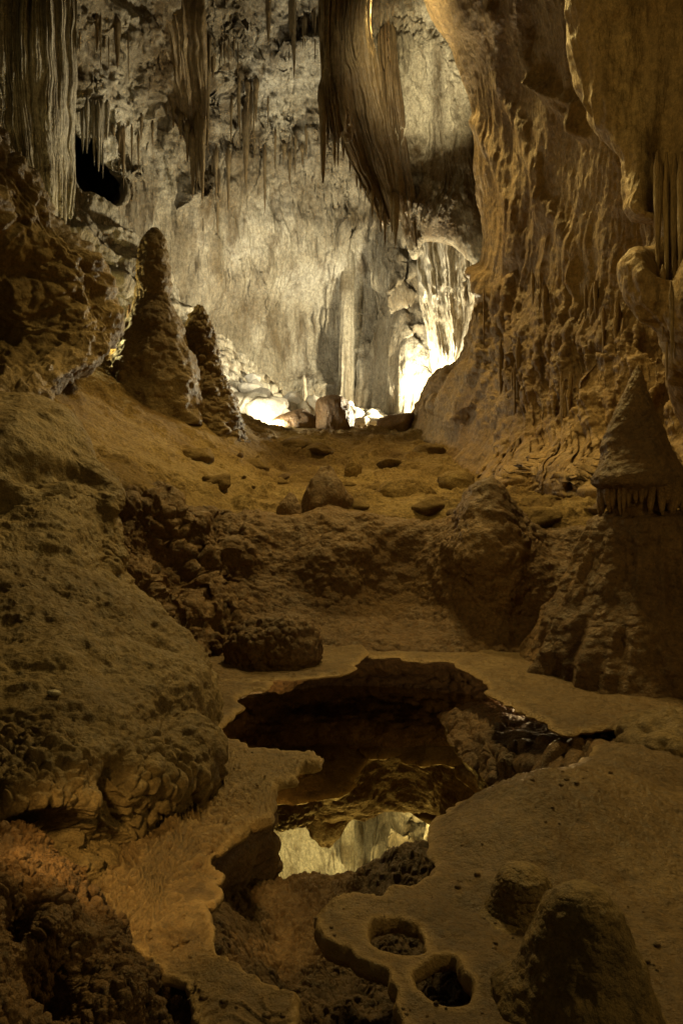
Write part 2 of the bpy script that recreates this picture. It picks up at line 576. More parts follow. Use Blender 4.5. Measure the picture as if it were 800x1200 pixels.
right_rows = [
    rowr(-330, 440, 11, [9.5, 8.6, 7.8, 7, 6.3, 5.6, 5, 4.4]),
    rowr(-130, 480, 13, [11.2, 10.2, 9.4, 8.6, 7.8, 7, 6.2, 5.4]),
    rowr(0, 508, 14, [12.2, 11.1, 10.2, 9.3, 8.5, 7.6, 6.8, 6]),
    rowr(60, 534, 14.5, [12.7, 11.4, 10.5, 9.6, 8.8, 7.8, 7, 6.2]),
    rowr(130, 556, 15, [13.2, 11.8, 10.8, 9.9, 9.0, 8, 7.1, 6.3]),
    rowr(210, 564, 15.5, [13.6, 12.1, 11, 10.1, 9.2, 8.1, 7.2, 6.4]),
    rowr(280, 570, 15.8, [13.8, 12.3, 11.2, 10.3, 9.4, 8.3, 7.3, 6.5]),
    rowr(340, 560, 16.4, [13.9, 12.4, 11.3, 10.4, 9.5, 8.4, 7.4, 6.6]),
    rowr(410, 548, 17.0, [13.7, 12.2, 11.2, 10.4, 9.5, 8.4, 7.4, 6.6]),
    rowr(450, 516, 17.6, [13.4, 12.0, 11.0, 10.2, 9.4, 8.3, 7.4, 6.6]),
    rowr(495, 494, 18.4, [13.0, 11.7, 10.8, 10.0, 9.2, 8.2, 7.3, 6.6]),
    rowr(560, 480, 18.4, [12.4, 11.3, 10.4, 9.7, 9.0, 8.1, 7.2, 6.5]),
    rowr(640, 470, 18.0, [12.0, 11.0, 10.2, 9.5, 8.8, 8.0, 7.1, 6.5]),
]


def ridge(px, py, pts, w):
    """distance-shaped ridge along a traced line"""
    sd = np.full(px.size, 1e9)
    Q = np.stack([px, py], -1).reshape(-1, 2)
    for a, b in zip(pts[:-1], pts[1:]):
        a, b = np.array(a, float), np.array(b, float)
        ab = b - a
        t = np.clip(((Q - a) @ ab) / (ab @ ab), 0, 1)
        sd = np.minimum(sd, np.linalg.norm(Q - (a + t[:, None] * ab), axis=1))
    return np.exp(-(sd.reshape(px.shape) / w) ** 2)


def f_right1(s):
    return 0.2 * fbm(s.P, 0.33, 3, 0.42, seed=31)


def f_right2(s):
    r = 0.17 * ridge(s.px, s.py, [(612, -20), (615, 60), (625, 95), (645, 110), (668, 122), (672, 155)], 6)
    r += 0.13 * ridge(s.px, s.py, [(622, 95), (640, 115), (660, 135), (678, 160)], 6)
    r += 0.12 * ridge(s.px, s.py, [(580, 10), (588, 60), (590, 110), (610, 150), (625, 200), (632, 260)], 7)
    r += 0.14 * ridge(s.px, s.py, [(560, 140), (585, 190), (598, 240), (602, 300)], 7)
    r += 0.10 * ridge(s.px, s.py, [(640, 240), (662, 285), (668, 330)], 7)
    r += 0.3 * ridge(s.px, s.py, [(540, 290), (570, 325), (575, 345)], 6)
    A = arc(s)
    A = A + 0.5 * np.stack([fbm(s.P, 0.5, 3, seed=35), 0 * s.px, 0 * s.px], -1)
    fl = fbm(st(A, 1, 0.12, 1), 1.5, 4, 0.55, seed=32, ridged=True)
    low = sst(s.py, 250, 360) * (1 - 0.9 * sst(s.py, 485, 555))
    x1 = np.stack([A[..., 0], 0 * s.px, 0 * s.px], -1)
    q = -0.55 * A[..., 2] + 1.0 * fbm(s.P, 0.35, 3, seed=38) + 0.16 * fbm(x1, 4.5, 2, 0.6, seed=39) + 0.25 * fbm(x1, 1.2, 2, seed=40)
    fr = q % 1.0
    r = r + 0.20 * fr ** 1.6 * sst(1 - fr, 0.0, 0.05) * low * sst(s.py, 540, 470) * sst(fbm(s.P, 0.5, 3, seed=44), -.15, .15)
    return r + 0.09 * fl + 0.035 * fbm(st(A, 1, 0.06, 1), 7, 2, 0.6, seed=37, ridged=True) + 0.14 * low * fbm(st(A, 1, 0.10, 1), 2.6, 3, 0.6, seed=34, ridged=True)


def f_right3(s):
    low = sst(s.py, 300, 430)
    foot = sst(s.py, 470, 580)
    n = fbm(s.P, 1.7, 5, 0.62, seed=33)
    return 0.08 * n + low * 0.14 * np.clip(n, -0.2, 1) + foot * (0.25 * np.clip(fbm(s.P, 1.1, 4, seed=36), -.2, 1)) + 0.55 * foot * foot


right = Patch(right_rows, 560, 560, [f_right1, f_right2, f_right3])
rpx, rpy = proj(right.P)
rst = blob(rpx, rpy, [(700, 60, 60, 60, 0.5), (760, 60, 60, 90, .7), (690, 410, 50, 60, .5), (620, 330, 20, 60, .5), (560, 420, 40, 50, .4)])
tag(right.obj('cave_wall', M_RIGHT, {'stain': rst}), kind='structure')

# ---------------------------------------------------------------- the overhang between chamber and right wall
over_rows = [
    [(370, -200, 13.5), (420, -200, 13.5), (470, -200, 13.5), (520, -200, 13.2), (570, -200, 12.8), (620, -200, 12.2)],
    [(385, -40, 16.0), (420, -40, 16.2), (470, -40, 16.0), (520, -40, 15.2), (560, -40, 14.4), (620, -40, 13.6)],
    [(400, 20, 17.0), (425, 18, 16.9), (470, 14, 16.6), (510, 18, 16.0), (548, 26, 15.2), (620, 40, 14.5)],
    [(410, 60, 17.6), (435, 52, 17.6), (475, 45, 17.5), (515, 48, 17.0), (552, 64, 16.2), (620, 90, 15.5)],
    [(425, 115, 17.6), (445, 112, 17.7), (480, 108, 17.6), (515, 108, 17.3), (556, 120, 16.7), (620, 130, 16.2)],
    [(445, 170, 17.5), (460, 162, 17.5), (485, 160, 17.4), (520, 158, 17.2), (562, 165, 16.8), (620, 180, 16.5)],
    [(460, 225, 18.0), (475, 218, 18.0), (500, 214, 17.6), (530, 212, 17.4), (566, 220, 16.9), (620, 230, 16.5)],
    [(472, 270, 18.6), (483, 275, 18.4), (500, 262, 18.0), (530, 262, 17.7), (568, 280, 17.0), (620, 290, 16.7)],
    [(480, 292, 19.0), (486, 302, 18.9), (497, 283, 18.7), (530, 287, 18.3), (564, 315, 17.6), (620, 330, 17.0)],
    [(482, 285, 20.5), (488, 288, 20.5), (500, 272, 20.5), (530, 275, 20.2), (564, 300, 19.6), (620, 320, 18.0)],
]


def f_over(s):
    A = np.stack([s.px / 40 + 0.5 * fbm(s.P, 0.8, 2, seed=45), s.py / 400, 0 * s.px], -1)
    fur = sst(s.py, 215, 150)
    return (0.22 * fbm(A, 2.4, 4, 0.6, seed=41, ridged=True) + 0.34 * fbm(s.P, 0.9, 6, 0.62, seed=42) + fur * 0.16 * fbm(s.P, 3.2, 4, seed=43, ridged=True)) * (1 - 0.75 * sst(s.py, 235, 275))


over = Patch(over_rows, 260, 340, [f_over])
opx, opy = proj(over.P)
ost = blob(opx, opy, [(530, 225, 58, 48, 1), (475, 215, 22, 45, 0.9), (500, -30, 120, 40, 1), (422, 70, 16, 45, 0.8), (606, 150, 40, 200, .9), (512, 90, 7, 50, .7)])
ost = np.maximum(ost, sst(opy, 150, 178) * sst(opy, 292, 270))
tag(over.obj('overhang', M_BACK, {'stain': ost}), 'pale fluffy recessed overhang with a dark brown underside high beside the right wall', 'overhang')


# ---------------------------------------------------------------- draperies
def curtain(name, left, right_, depth, thick, nu, nv, flute, freq, mat, label, group=None, seed=0, tooth=0.0, bulge=0.3):
    """a hanging sheet of flowstone: left and right outline (px, py), closed, with a front and a back"""
    Lp, Rp = np.array(left, float), np.array(right_, float)
    nl = len(Lp)
    B = spline_basis(nl, nv)
    l, r = B @ Lp, B @ Rp
    dd = B @ np.array(depth, float).reshape(nl, -1)
    if dd.shape[1] == 1:
        dd = np.repeat(dd, 2, 1)
    u = np.linspace(0, 1, nu)
    G = l[:, None, :] * (1 - u)[None, :, None] + r[:, None, :] * u[None, :, None]
    D = dd[:, :1] * (1 - u)[None, :] + dd[:, 1:] * u[None, :]
    v = np.linspace(0, 1, nv)[:, None]
    nz = fbm(np.stack([u * freq * 1.3, 0 * u, 0 * u], -1), 1.0, 3, 0.7, seed=seed + 3)[None, :]
    # ragged lower edge
    G[..., 1] += tooth * nz * sst(v, 0.45, 1.0)
    edge = np.sqrt(np.clip(1 - (2 * u - 1) ** 2, 0, 1))[None, :]
    t = thick * (edge * 0.85 + 0.15) * (1 - 0.85 * sst(v, 0.6, 1.0))
    uv = np.stack([u[None, :] + 0 * v, v + 0 * u[None, :], 0 * v + 0 * u[None, :]], -1)
    wa = min(1.0, 9.0 / freq)
    um = u[None, :] + wa * 0.10 * fbm(uv, 2.2, 3, seed=seed + 5) + wa * 0.06 * fbm(uv * np.array([1, 2.5, 1]), 5, 2, seed=seed + 6)
    wob = np.stack([um * freq, v * 1.4 + 0 * um, 0 * um], -1)
    big = fbm(np.stack([um * freq * 0.3, v * 0.8 + 0 * um, 0 * um], -1), 1.0, 2, 0.5, seed=seed + 7)
    fl = fbm(wob, 1.0, 3, 0.45, seed=seed, ridged=True)
    fl = fl * (0.35 + 0.65 * sst(fbm(uv, 3.5, 2, seed=seed + 8), -.3, .3))
    front = D - t * bulge - flute * fl - (1.6 if freq < 20 else .8) * flute * big
    backd = D + t
    P1 = unproj(np.stack([G[..., 0], G[..., 1], np.log(front)], -1))
    P1 += normals(P1) * (0.10 * fbm(st(P1, 1, 1, .3), 1.2, 4, 0.55, seed=seed + 9))[..., None]
    P2 = unproj(np.stack([G[..., 0], G[..., 1], np.log(backd)], -1))
    P = np.concatenate([P1, P2[:, ::-1]], 1)
    Q = grid_quads(nv, 2 * nu, True)
    # close the lower edge
    k = (nv - 1) * 2 * nu
    i = np.arange(nu - 1)
    Q2 = np.stack([k + i, k + i + 1, k + 2 * nu - 2 - i, k + 2 * nu - 1 - i], -1)
    o = link(name, mesh_np(name, P, np.concatenate([Q, Q2])), mat)
    return tag(o, label, 'drapery', group)


curtain('drapery', [(373, -60), (374, 40), (378, 95), (392, 140), (414, 198), (434, 240), (450, 264)],
        [(446, -60), (434, 20), (444, 75), (456, 140), (468, 195), (474, 235), (478, 262)],
        [15.5, 16, 16.4, 16.8, 17.2, 17.5, 17.8], 0.35, 200, 280, 0.22, 8, M_DRAPE,
        'great brown drapery sweeping down beside the pale chamber wall', seed=51, tooth=14, bulge=.2)
curtain('drapery', [(373, -60), (375, 30), (376, 90), (379, 130), (384, 165)],
        [(404, -60), (402, 30), (404, 90), (408, 130), (412, 160)],
        [15.3, 15.7, 16.0, 16.2, 16.4], 0.3, 90, 160, 0.16, 6, M_DRAPE,
        'short ochre drapery lapping the upper part of the great one', seed=57, tooth=22, bulge=.2)
curtain('drapery', [(436, -60), (446, 110), (456, 180), (466, 235), (474, 270)],
        [(456, -60), (470, 110), (480, 190), (487, 250), (489, 296)],
        [17.0, 17.1, 17.4, 17.9, 18.3], 0.4, 90, 180, 0.2, 4, M_DRAPE,
        'dark narrow drapery between the great one and the pale recess', seed=58, tooth=10, bulge=.2)
curtain('drapery', [(-60, -80), (-60, 60), (-50, 150), (-30, 230), (-20, 280)],
        [(92, -80), (90, 60), (88, 150), (89, 210), (87, 246)],
        [(12.2, 13.6), (12.2, 13.8), (12.4, 14), (12.5, 14.2), (12.6, 14.3)], 0.5, 300, 240, 0.15, 30, M_BACK,
        'grey fluted drapery hanging at the upper edge of the rock slope', seed=52, tooth=26)
curtain('drapery', [(150, -60), (160, 20), (170, 70), (186, 112), (216, 160), (231, 205)],
        [(236, -60), (240, 20), (242, 80), (242, 140), (240, 190), (239, 225)],
        [17.3, 17.9, 18.6, 19.2, 19.8, 20.2], 0.5, 120, 200, 0.18, 7, M_DRAPE,
        'dark brown pendant drapery tapering over the tall blunt stalagmite', seed=53, tooth=16)
curtain('drapery', [(486, 262), (488, 310), (492, 350), (500, 390), (506, 430), (508, 470)],
        [(560, 268), (562, 320), (562, 360), (558, 400), (548, 430), (535, 455)],
        [(21.4, 19.6), (21.5, 19.8), (21.5, 20.0), (21.5, 20.2), (21.5, 20.4), (21.5, 20.6)], 0.4, 220, 220, 0.28, 9, M_BACK,
        'brightly lit folded drapery under the small arch', seed=54, tooth=14)


# ---------------------------------------------------------------- spires: stalagmites, stalactites, columns
def spire_mesh(name, height, prof, nseg, nring, bumps=0.05, freq=2.0, flute=0.0, nfl=9, seed=0, bend=0.0, terr=0.0, kn=0.0, knf=6.0, attrs=None):
    """z from 0 to height; prof = [(t, radius), ...]"""
    t = np.linspace(0, 1, nring)
    ts, rs = zip(*prof)
    r = np.interp(t, ts, rs)
    k = np.ones(5) / 5
    if nring > 20:
        r = np.convolve(np.pad(r, 2, 'edge'), k, 'valid')
    a = np.linspace(0, 2 * np.pi, nseg, endpoint=False)
    T, A = np.meshgrid(t, a, indexing='ij')
    R = r[:, None] * np.ones_like(A)
    P = np.stack([R * np.cos(A), R * np.sin(A), T * height], -1)
    n = fbm(P, freq, 4, 0.55, seed=seed)
    loc = r[:, None] / max(rs)
    R = R + bumps * n * (0.35 + 0.65 * loc)
    if flute:
        w = np.stack([np.cos(A) * nfl / 3, np.sin(A) * nfl / 3, T * 1.5], -1)
        R = R + flute * fbm(w, 1.0, 3, 0.5, seed=seed + 2, ridged=True) * loc
    if terr:
        q = T * height * terr + 0.3 * n
        R = R + 0.035 * (1 - np.abs((q % 1) * 2 - 1)) * loc
    if kn:
        R = R + kn * knobs(P, knf, seed)
    R = np.maximum(R, 0.002)
    bx = bend * np.sin(T * 2.3) * height
    P = np.stack([R * np.cos(A) + bx, R * np.sin(A), T * height + 0.12 * bumps * n], -1)
    V = np.concatenate([P.reshape(-1, 3), [[P[-1, :, 0].mean(), P[-1, :, 1].mean(), height * 1.003]], [[0, 0, 0]]])
    top, bot = nring * nseg, nring * nseg + 1
    i = np.arange(nseg)
    j = (i + 1) % nseg
    kk = (nring - 1) * nseg
    Tr = np.concatenate([np.stack([kk + i, kk + j, np.full(nseg, top)], -1), np.stack([j, i, np.full(nseg, bot)], -1)])
    return mesh_np(name, V, grid_quads(nring, nseg, True), Tr)


def on_floor(px, py, drop=0.05, patch=floor):
    p = patch.at_px(px, py)
    p.z -= drop
    return p


# tall blunt stalagmite on the ridge
p = at(181, 424, 13.4)
tz = at(181, 268, 13.4).z
p.z = floor.under(p.x, p.y).z - .75
h = tz - p.z
o = link('stalagmite', spire_mesh('stalagmite', h, [(0, 1.0), (.12, .94), (0.24, .84), (.38, .70), (.5, .54), (.58, .40), (.65, .32), (.74, .31), (.87, .28), (.94, .21), (.985, .09), (1, .02)], 150, 220, 0.16, 2.4, terr=1.2, seed=61, kn=0.025, knf=6), M_FLOW, loc=p)
tag(o, 'tall blunt stalagmite with a bulging base standing on the ridge', 'stalagmite')
p = at(232, 462, 14.2)
tz = at(232, 358, 14.2).z
p.z = floor.under(p.x, p.y).z - .75
h = tz - p.z
o = link('stalagmite', spire_mesh('stalagmite', h, [(0, 1.0), (.14, .9), (.26, .75), (.42, .55), (.52, .40), (.64, .32), (.8, .26), (.93, .19), (1, .04)], 140, 180, 0.2, 3.0, seed=62, kn=0.06, knf=7, bend=.01), M_FLOW, loc=p)
tag(o, 'knobbly stalagmite half as tall beside the tall blunt one', 'stalagmite')
p = at(113, 378, 13.0)
o = link('stalagmite', spire_mesh('stalagmite', 1.0, [(0, .1), (.3, .07), (.6, .06), (.8, .08), (1, .02)], 24, 50, 0.03, 4, seed=63), M_DARK, loc=p)
tag(o, 'thin dark stalagmite against the yellow glow behind the left rock', 'stalagmite')
p = at(152, 398, 13.6)
o = link('stalagmite', spire_mesh('stalagmite', .7, [(0, .1), (.4, .07), (.8, .05), (1, .02)], 24, 40, 0.03, 4, seed=64), M_DARK, loc=p)
tag(o, 'short dark stalagmite hugging the foot of the tall blunt one', 'stalagmite')
p = at(356, 470, 22.5)
o = link('stalagmite', spire_mesh('stalagmite', .85, [(0, .11), (.5, .09), (.9, .06), (1, .02)], 24, 40, 0.04, 4, seed=65), M_BACK, loc=p)
tag(o, 'slim pale stalagmite standing among the white rubble', 'stalagmite')
# column of the chamber
p = at(404, 484, 25.4)
o = link('flowstone_column', spire_mesh('flowstone_column', 7.2, [(0, .42), (.05, .34), (.12, .28), (.5, .24), (.75, .26), (.9, .2), (1, .04)], 64, 160, 0.06, 1.2, flute=0.07, seed=66, bend=0.012), M_BACK, loc=p)
tag(o, 'tall slender pale column rising against the chamber wall', 'column')

# conical stalagmite on its pedestal, right
PD = 6.45
p = at(752, 606, PD)
root = bpy.data.objects.new('stalagmite', None)
COL.objects.link(root)
root.location = p
tag(root, 'dark conical stalagmite with a fringed skirt on the flowstone pedestal', 'stalagmite')
h = 178 / F * PD
link('cone', spire_mesh('cone', h, [(0, .27), (.17, .31), (.21, .385), (.27, .39), (.36, .335), (.48, .27), (.615, .205), (.78, .135), (.92, .07), (.97, .04), (1, .015)], 150, 170, 0.075, 3.0, seed=67, terr=1.6, kn=0.008, knf=20, bend=-0.045), M_DARK, root)
tooth = spire_mesh('drip_tooth', -.31, [(0, .03), (.25, .036), (.6, .03), (.85, .02), (1, .007)], 8, 10, 0.01, 7, seed=68)
for k in range(44):
    rr = random.Random(k)
    a = k / 44 * 2 * math.pi + rr.uniform(-.05, .05)
    r = .355 + rr.uniform(-.025, .012)
    c = link('drip_tooth', tooth, M_DARK, root, (r * math.cos(a), r * math.sin(a), .33 + rr.uniform(-.01, .03)))
    c.scale = (rr.uniform(.6, 1.5), rr.uniform(.6, 1.4), rr.uniform(.5, 1.15))
    c.rotation_euler = (rr.uniform(-.06, .06), rr.uniform(-.06, .06), a)
o = link('pedestal', spire_mesh('pedestal', 1.62, [(0, 1.25), (.12, 1.14), (.3, .97), (.5, .80), (.7, .67), (.86, .59), (.95, .53), (1, .40)], 240, 200, 0.17, 1.0, flute=0.20, nfl=8, seed=69, kn=.02, knf=9), M_DARK, loc=p - Vector((-.20, -.14, 1.56)))
tag(o, 'brown flowstone mound that carries the conical stalagmite', 'flowstone mound')


# stalactites: a few shapes, copied
def stalactite_mesh(kind):
    rr = random.Random(kind)
    return spire_mesh('stalactite', -1.0, [(0, .012), (.06, .05), (.14, .07), (.35, .055), (.7, .035), (.92, .018), (1, .004)], 16, 40, 0.03, 3 + rr.random() * 2, flute=0.018, nfl=5, seed=70 + kind, bend=rr.uniform(-.015, .015))


ORD = ['first', 'second', 'third', 'fourth', 'fifth', 'sixth', 'seventh', 'eighth', 'ninth', 'tenth', 'eleventh', 'twelfth', 'thirteenth', 'fourteenth', 'fifteenth', 'sixteenth', 'seventeenth', 'eighteenth']


def ordinal(k, n):
    return 'leftmost' if k == 0 else 'rightmost' if k == n - 1 else ORD[k] + ' from the left'


def cluster(items, noun, where, group, **kw):
    items = sorted(items)
    for k, (px, y0, y1, w) in enumerate(items):
        hang(px, y0, y1, w=w, label='%s %s %s' % (noun, ordinal(k, len(items)), where), group=group, rnd=R1.randrange(99), **kw)


R1 = random.Random(5)
STAL = [stalactite_mesh(k) for k in range(5)]


def hang(px, y0, y1, patch=None, d=None, w=1.0, mat=M_DRAPE, label='', group=None, fwd=0.12, name='stalactite', rnd=0):
    if patch is not None:
        q = patch.at_px(px, y0)
        d = q.y - fwd
    a = at(px, y0, d)
    b = at(px, y1, d)
    me = STAL[rnd % 5]
    key = me.name + mat.name
    if key not in bpy.data.meshes:
        me = me.copy()
        me.name = key
        me.materials.clear()
        me.materials.append(mat)
    me = bpy.data.meshes[key]
    o = bpy.data.objects.new(name, me)
    COL.objects.link(o)
    hgt = (a - b).length
    o.location = a
    o.scale = (w, w, hgt)
    o.rotation_euler.z = rnd * 1.7
    return tag(o, label, 'stalactite', group)


# under the dark pendant
cluster([(226, 150, 232, 1.4), (231, 130, 228, 1.2), (238, 120, 236, 1.5), (220, 140, 190, 1.2), (212, 130, 165, 1.1), (203, 110, 150, 1.0), (195, 105, 140, .9), (234, 60, 200, 1.6), (243, 40, 180, 1.3)],
        'stalactite', 'in the fringe of the dark pendant drapery', 'stalactites on the dark pendant drapery', d=19.2)
# single brown stalactites of the chamber ceiling
for px, y0, y1, w, lab in [(342, -30, 66, 1.5, 'single dark stalactite hanging at the top beside the great drapery'),
                           (314, -30, 52, 1.7, 'thick dark stalactite hanging at the top of the chamber wall'),
                           (288, 118, 222, 1.7, 'brown stalactite tapering down the middle of the chamber wall'),
                           (310, 170, 250, 1.0, 'thin stalactite right of the brown tapering one'),
                           (378, 90, 215, 1.8, 'long stalactite spike on the left edge of the great drapery'),
                           (463, 225, 292, 1.6, 'black stalactite spike below the tip of the great drapery'),
                           (459, 225, 272, 1.0, 'short stalactite spike next to the black one below the great drapery')
]:
    hang(px, y0, y1, patch=None if px > 370 else back, d=17.2 if px > 440 else 16.2, w=w, fwd=.12, label=lab, rnd=R1.randrange(99))
cluster([(384 + k * 4.2 + R1.uniform(-1, 1), 128 + k * 4, 165 + R1.uniform(0, 30) + k * 2, .6 + R1.random() * .5) for k in range(7)],
        'orange stalactite', 'in the short fringe under the great drapery', 'fringe stalactites of the great drapery', d=17.1)
cluster([(397 + 54 * k / 8 + R1.uniform(-2, 2), 132 + 118 * k / 8, 160 + 118 * k / 8 + R1.uniform(0, 26), .5 + R1.random() * .5) for k in range(9)],
        'brown stalactite', 'along the slanting lower edge of the great drapery', 'edge stalactites of the great drapery', d=17.35)
cluster([(98 + k * 3.4 + R1.uniform(-1.2, 1.2), 120 + R1.uniform(-10, 10), 172 + R1.uniform(-22, 42), .5 + R1.random() * .7) for k in range(9)],
        'pale stalactite', 'hanging over the dark opening', 'stalactites over the dark opening', patch=back, fwd=.25, mat=M_BACK)
for cx, cy, n, sx, where in [(130, 40, 9, 24, 'in the cluster above the dark opening'), (152, 150, 9, 18, 'in the cluster above the tall blunt stalagmite'),
                             (262, 60, 11, 20, 'in the cluster beside the dark pendant drapery'), (300, 110, 12, 26, 'in the cluster high on the chamber wall'),
                             (352, 20, 8, 14, 'in the cluster at the top beside the great drapery'), (335, 170, 10, 26, 'in the low cluster beside the great drapery'),
                             (262, 195, 9, 20, 'in the low cluster below the dark pendant drapery')]:
    cluster([(cx + R1.gauss(0, sx * .6), cy + R1.uniform(-16, 16) - 10, cy + 12 + abs(R1.gauss(0, 26)), .28 + R1.random() ** 2 * 1.1) for k in range(n)],
            'stalactite', where, 'stalactites on the chamber wall', patch=back, fwd=.06)
# right wall: straws and small columns
for cx, cy, n, sx, where in [(566, 370, 5, 8, 'by the bright alcove'), (606, 430, 8, 12, 'in the long group on the right wall'), (632, 345, 5, 9, 'in the high group on the right wall'),
                             (662, 470, 6, 9, 'in the low group beside the conical stalagmite'), (695, 360, 7, 11, 'in the dense group halfway up the right wall'), (722, 385, 5, 8, 'in the group beside the hanging flowstone')]:
    cluster([(cx + R1.gauss(0, sx * .7), cy + R1.uniform(-22, 22) - 15, cy + 15 + abs(R1.gauss(18, 34)), .35 + R1.random() * .5) for k in range(n)],
            'thin stalactite', where, 'thin stalactites on the right wall', patch=right, fwd=.2, mat=M_RIGHT)

# ---------------------------------------------------------------- hanging mass, upper right corner
def rowh(py, xl, d):
    return [(xl + 50, py, d + 2.2), (xl + 8, py, d + .7), (xl, py, d), (xl + 30, py, d - .35), (xl + 80, py, d - .6), (xl + 160, py, d - .9), (xl + 300, py, d - 1.4)]


hang_rows = [
    rowh(-260, 600, 7.6), rowh(-100, 645, 8), rowh(0, 664, 8.2), rowh(60, 668, 8.3), rowh(110, 674, 8.3), rowh(150, 692, 8.2), rowh(185, 726, 8.0),
    rowh(220, 734, 7.9), rowh(245, 735, 7.8), rowh(275, 756, 7.7), rowh(290, 748, 7.6), rowh(312, 731, 7.5), rowh(335, 731, 7.5), rowh(365, 750, 7.5), rowh(386, 770, 7.5), rowh(410, 780, 7.7), rowh(440, 782, 8.0),
    rowh(480, 800, 8.6), rowh(560, 830, 9.2),
]


def f_hang(s):
    groove = blob(s.px, s.py, [(778, 240, 24, 100, 1.0)])
    return 0.22 * fbm(s.P, 0.8, 4, seed=81) + 0.05 * fbm(s.P, 3, 4, 0.6, seed=82) - 0.5 * groove + 0.05 * fbm(st(s.P, 1, 1, .15), 4, 3, seed=83, ridged=True)


hm = Patch(hang_rows, 300, 380, [f_hang])
tag(hm.obj('hanging_flowstone', M_RIGHT), 'massive brown hanging flowstone with a lit jagged edge, above the conical stalagmite', 'flowstone')
cluster([(770, 178, 330, .65), (780, 178, 445, .55), (790, 180, 420, .6), (798, 178, 380, .65), (786, 330, 440, .36), (776, 310, 400, .4)],
        'long brown stalactite', 'under the massive hanging flowstone', 'stalactites under the hanging flowstone', patch=hm, fwd=.3, mat=M_RIGHT)

# ---------------------------------------------------------------- left rock wall
def rowl(py, xr, d):
    return [(-420, py, d - 3.6), (-200, py, d - 2.2), (-90, py, d - 1.4), (-20, py, d - .9), (xr - 50, py, d - .45), (xr - 12, py, d - .1), (xr, py, d + .4), (xr - 14, py, d + 1.8)]


left_rows = [rowl(40, -60, 8.8), rowl(130, -30, 9), rowl(180, 4, 9.2), rowl(215, 46, 9.5), rowl(262, 66, 9.8), rowl(300, 100, 10.1), rowl(350, 112, 10.4), rowl(390, 128, 10.6), rowl(420, 118, 10.2), rowl(450, 70, 9.4), rowl(490, 40, 8.6), rowl(560, 20, 7.6)]


def f_left(s):
    q = s.P + 0.3 * np.stack([fbm(s.P, 1, 2, seed=93)] * 3, -1)
    return 0.42 * fbm(q, 0.8, 5, 0.58, seed=91) + 0.13 * fbm(st(q, 1.4, 1, 1.4), 1.9, 4, 0.6, seed=92, ridged=True) + .06 * knobs(s.P, 2.6, 9)


tag(Patch(left_rows, 300, 320, [f_left]).obj('rock_slope', M_FLOW), kind='structure')

# ---------------------------------------------------------------- dark rock face between plateau and pool
PXD = [20, 90, 150, 185, 240, 310, 385, 460, 530, 572, 622, 700, 800]


def rowd(py, d):
    return [(x, (y if isinstance(py, list) else py), dd) for x, y, dd in zip(PXD, py if isinstance(py, list) else [py] * 13, d)]


rim = [575, 590, 586, 590, 622, 611, 604, 606, 604, 568, 609, 612, 612]
face_rows = [
    rowd([y + 16 for y in rim], [8.6, 9, 9.2, 9.6, 10, 10.2, 10.3, 10.3, 10, 9.6, 9.6, 9.2, 8.6]),
    rowd([y + 2 for y in rim], [7.2, 7.6, 7.9, 8.3, 8.9, 9.1, 9.2, 9.2, 9.0, 8.6, 8.6, 8.2, 7.8]),
    rowd([645, 640, 636, 638, 650, 648, 640, 645, 640, 622, 645, 645, 645], [6.4, 6.8, 7.2, 7.5, 8.3, 8.6, 8.8, 8.8, 8.5, 8.15, 8.2, 7.9, 7.5]),
    rowd(690, [5.9, 6.3, 6.8, 7.1, 7.8, 8.2, 8.35, 8.3, 8.1, 7.85, 7.8, 7.6, 7.2]),
    rowd(735, [5.5, 5.9, 6.4, 6.75, 7.35, 7.75, 7.9, 7.85, 7.7, 7.6, 7.5, 7.3, 7]),
    rowd(775, [5.2, 5.6, 6.1, 6.45, 6.95, 7.3, 7.45, 7.4, 7.3, 7.25, 7.2, 7.1, 6.8]),
    rowd(788, [5.6, 6.0, 6.6, 7.0, 7.6, 8.0, 8.2, 8.2, 8.1, 8.0, 7.9, 7.7, 7.4]),
]


def f_face1(s):
    left = sst(s.px, 330, 260)
    bowl = blob(s.px, s.py, [(470, 690, 55, 45, 1)])
    return 0.30 * fbm(s.P, 0.9, 4, seed=101) * (0.5 + 0.8 * left) - 0.35 * bowl + 0.2 * blob(s.px, s.py, [(400, 655, 45, 45, 1)]) + 0.34 * np.clip(1 - np.abs(s.px - 573) / (12 + 1.15 * np.clip(s.py - 572, 0, 130)), 0, 1) * sst(s.py, 560, 585) * sst(s.py, 740, 650)


def f_face2(s):
    left = sst(s.px, 350, 250)
    n = fbm(s.P, 1.9, 6, 0.62, seed=102)
    return (0.08 + 0.10 * left) * n + left * (0.16 * fbm(s.P, 1.5, 5, .6, seed=104, ridged=True) + 0.10 * lumps(s.P, 3.5, 7) + 0.06 * lumps(s.P, 8, 8)) + 0.03 * lumps(s.P, 6, 2) + 0.03 * fbm(s.P, 9, 3, 0.6, seed=103)


face = Patch(face_rows, 460, 300, [f_face1, f_face2])
tag(face.obj('rock_face', M_DARK), kind='structure')


# ---------------------------------------------------------------- boulders
def ico(sub):
    bm = bmesh.new()
    bmesh.ops.create_icosphere(bm, subdivisions=sub, radius=1.0)
    V = np.array([v.co[:] for v in bm.verts], np.float32)
    T = np.array([[v.index for v in f.verts] for f in bm.faces], np.int32)
    bm.free()
    return V, T


ICO = {k: ico(k) for k in (3, 4, 5, 6)}


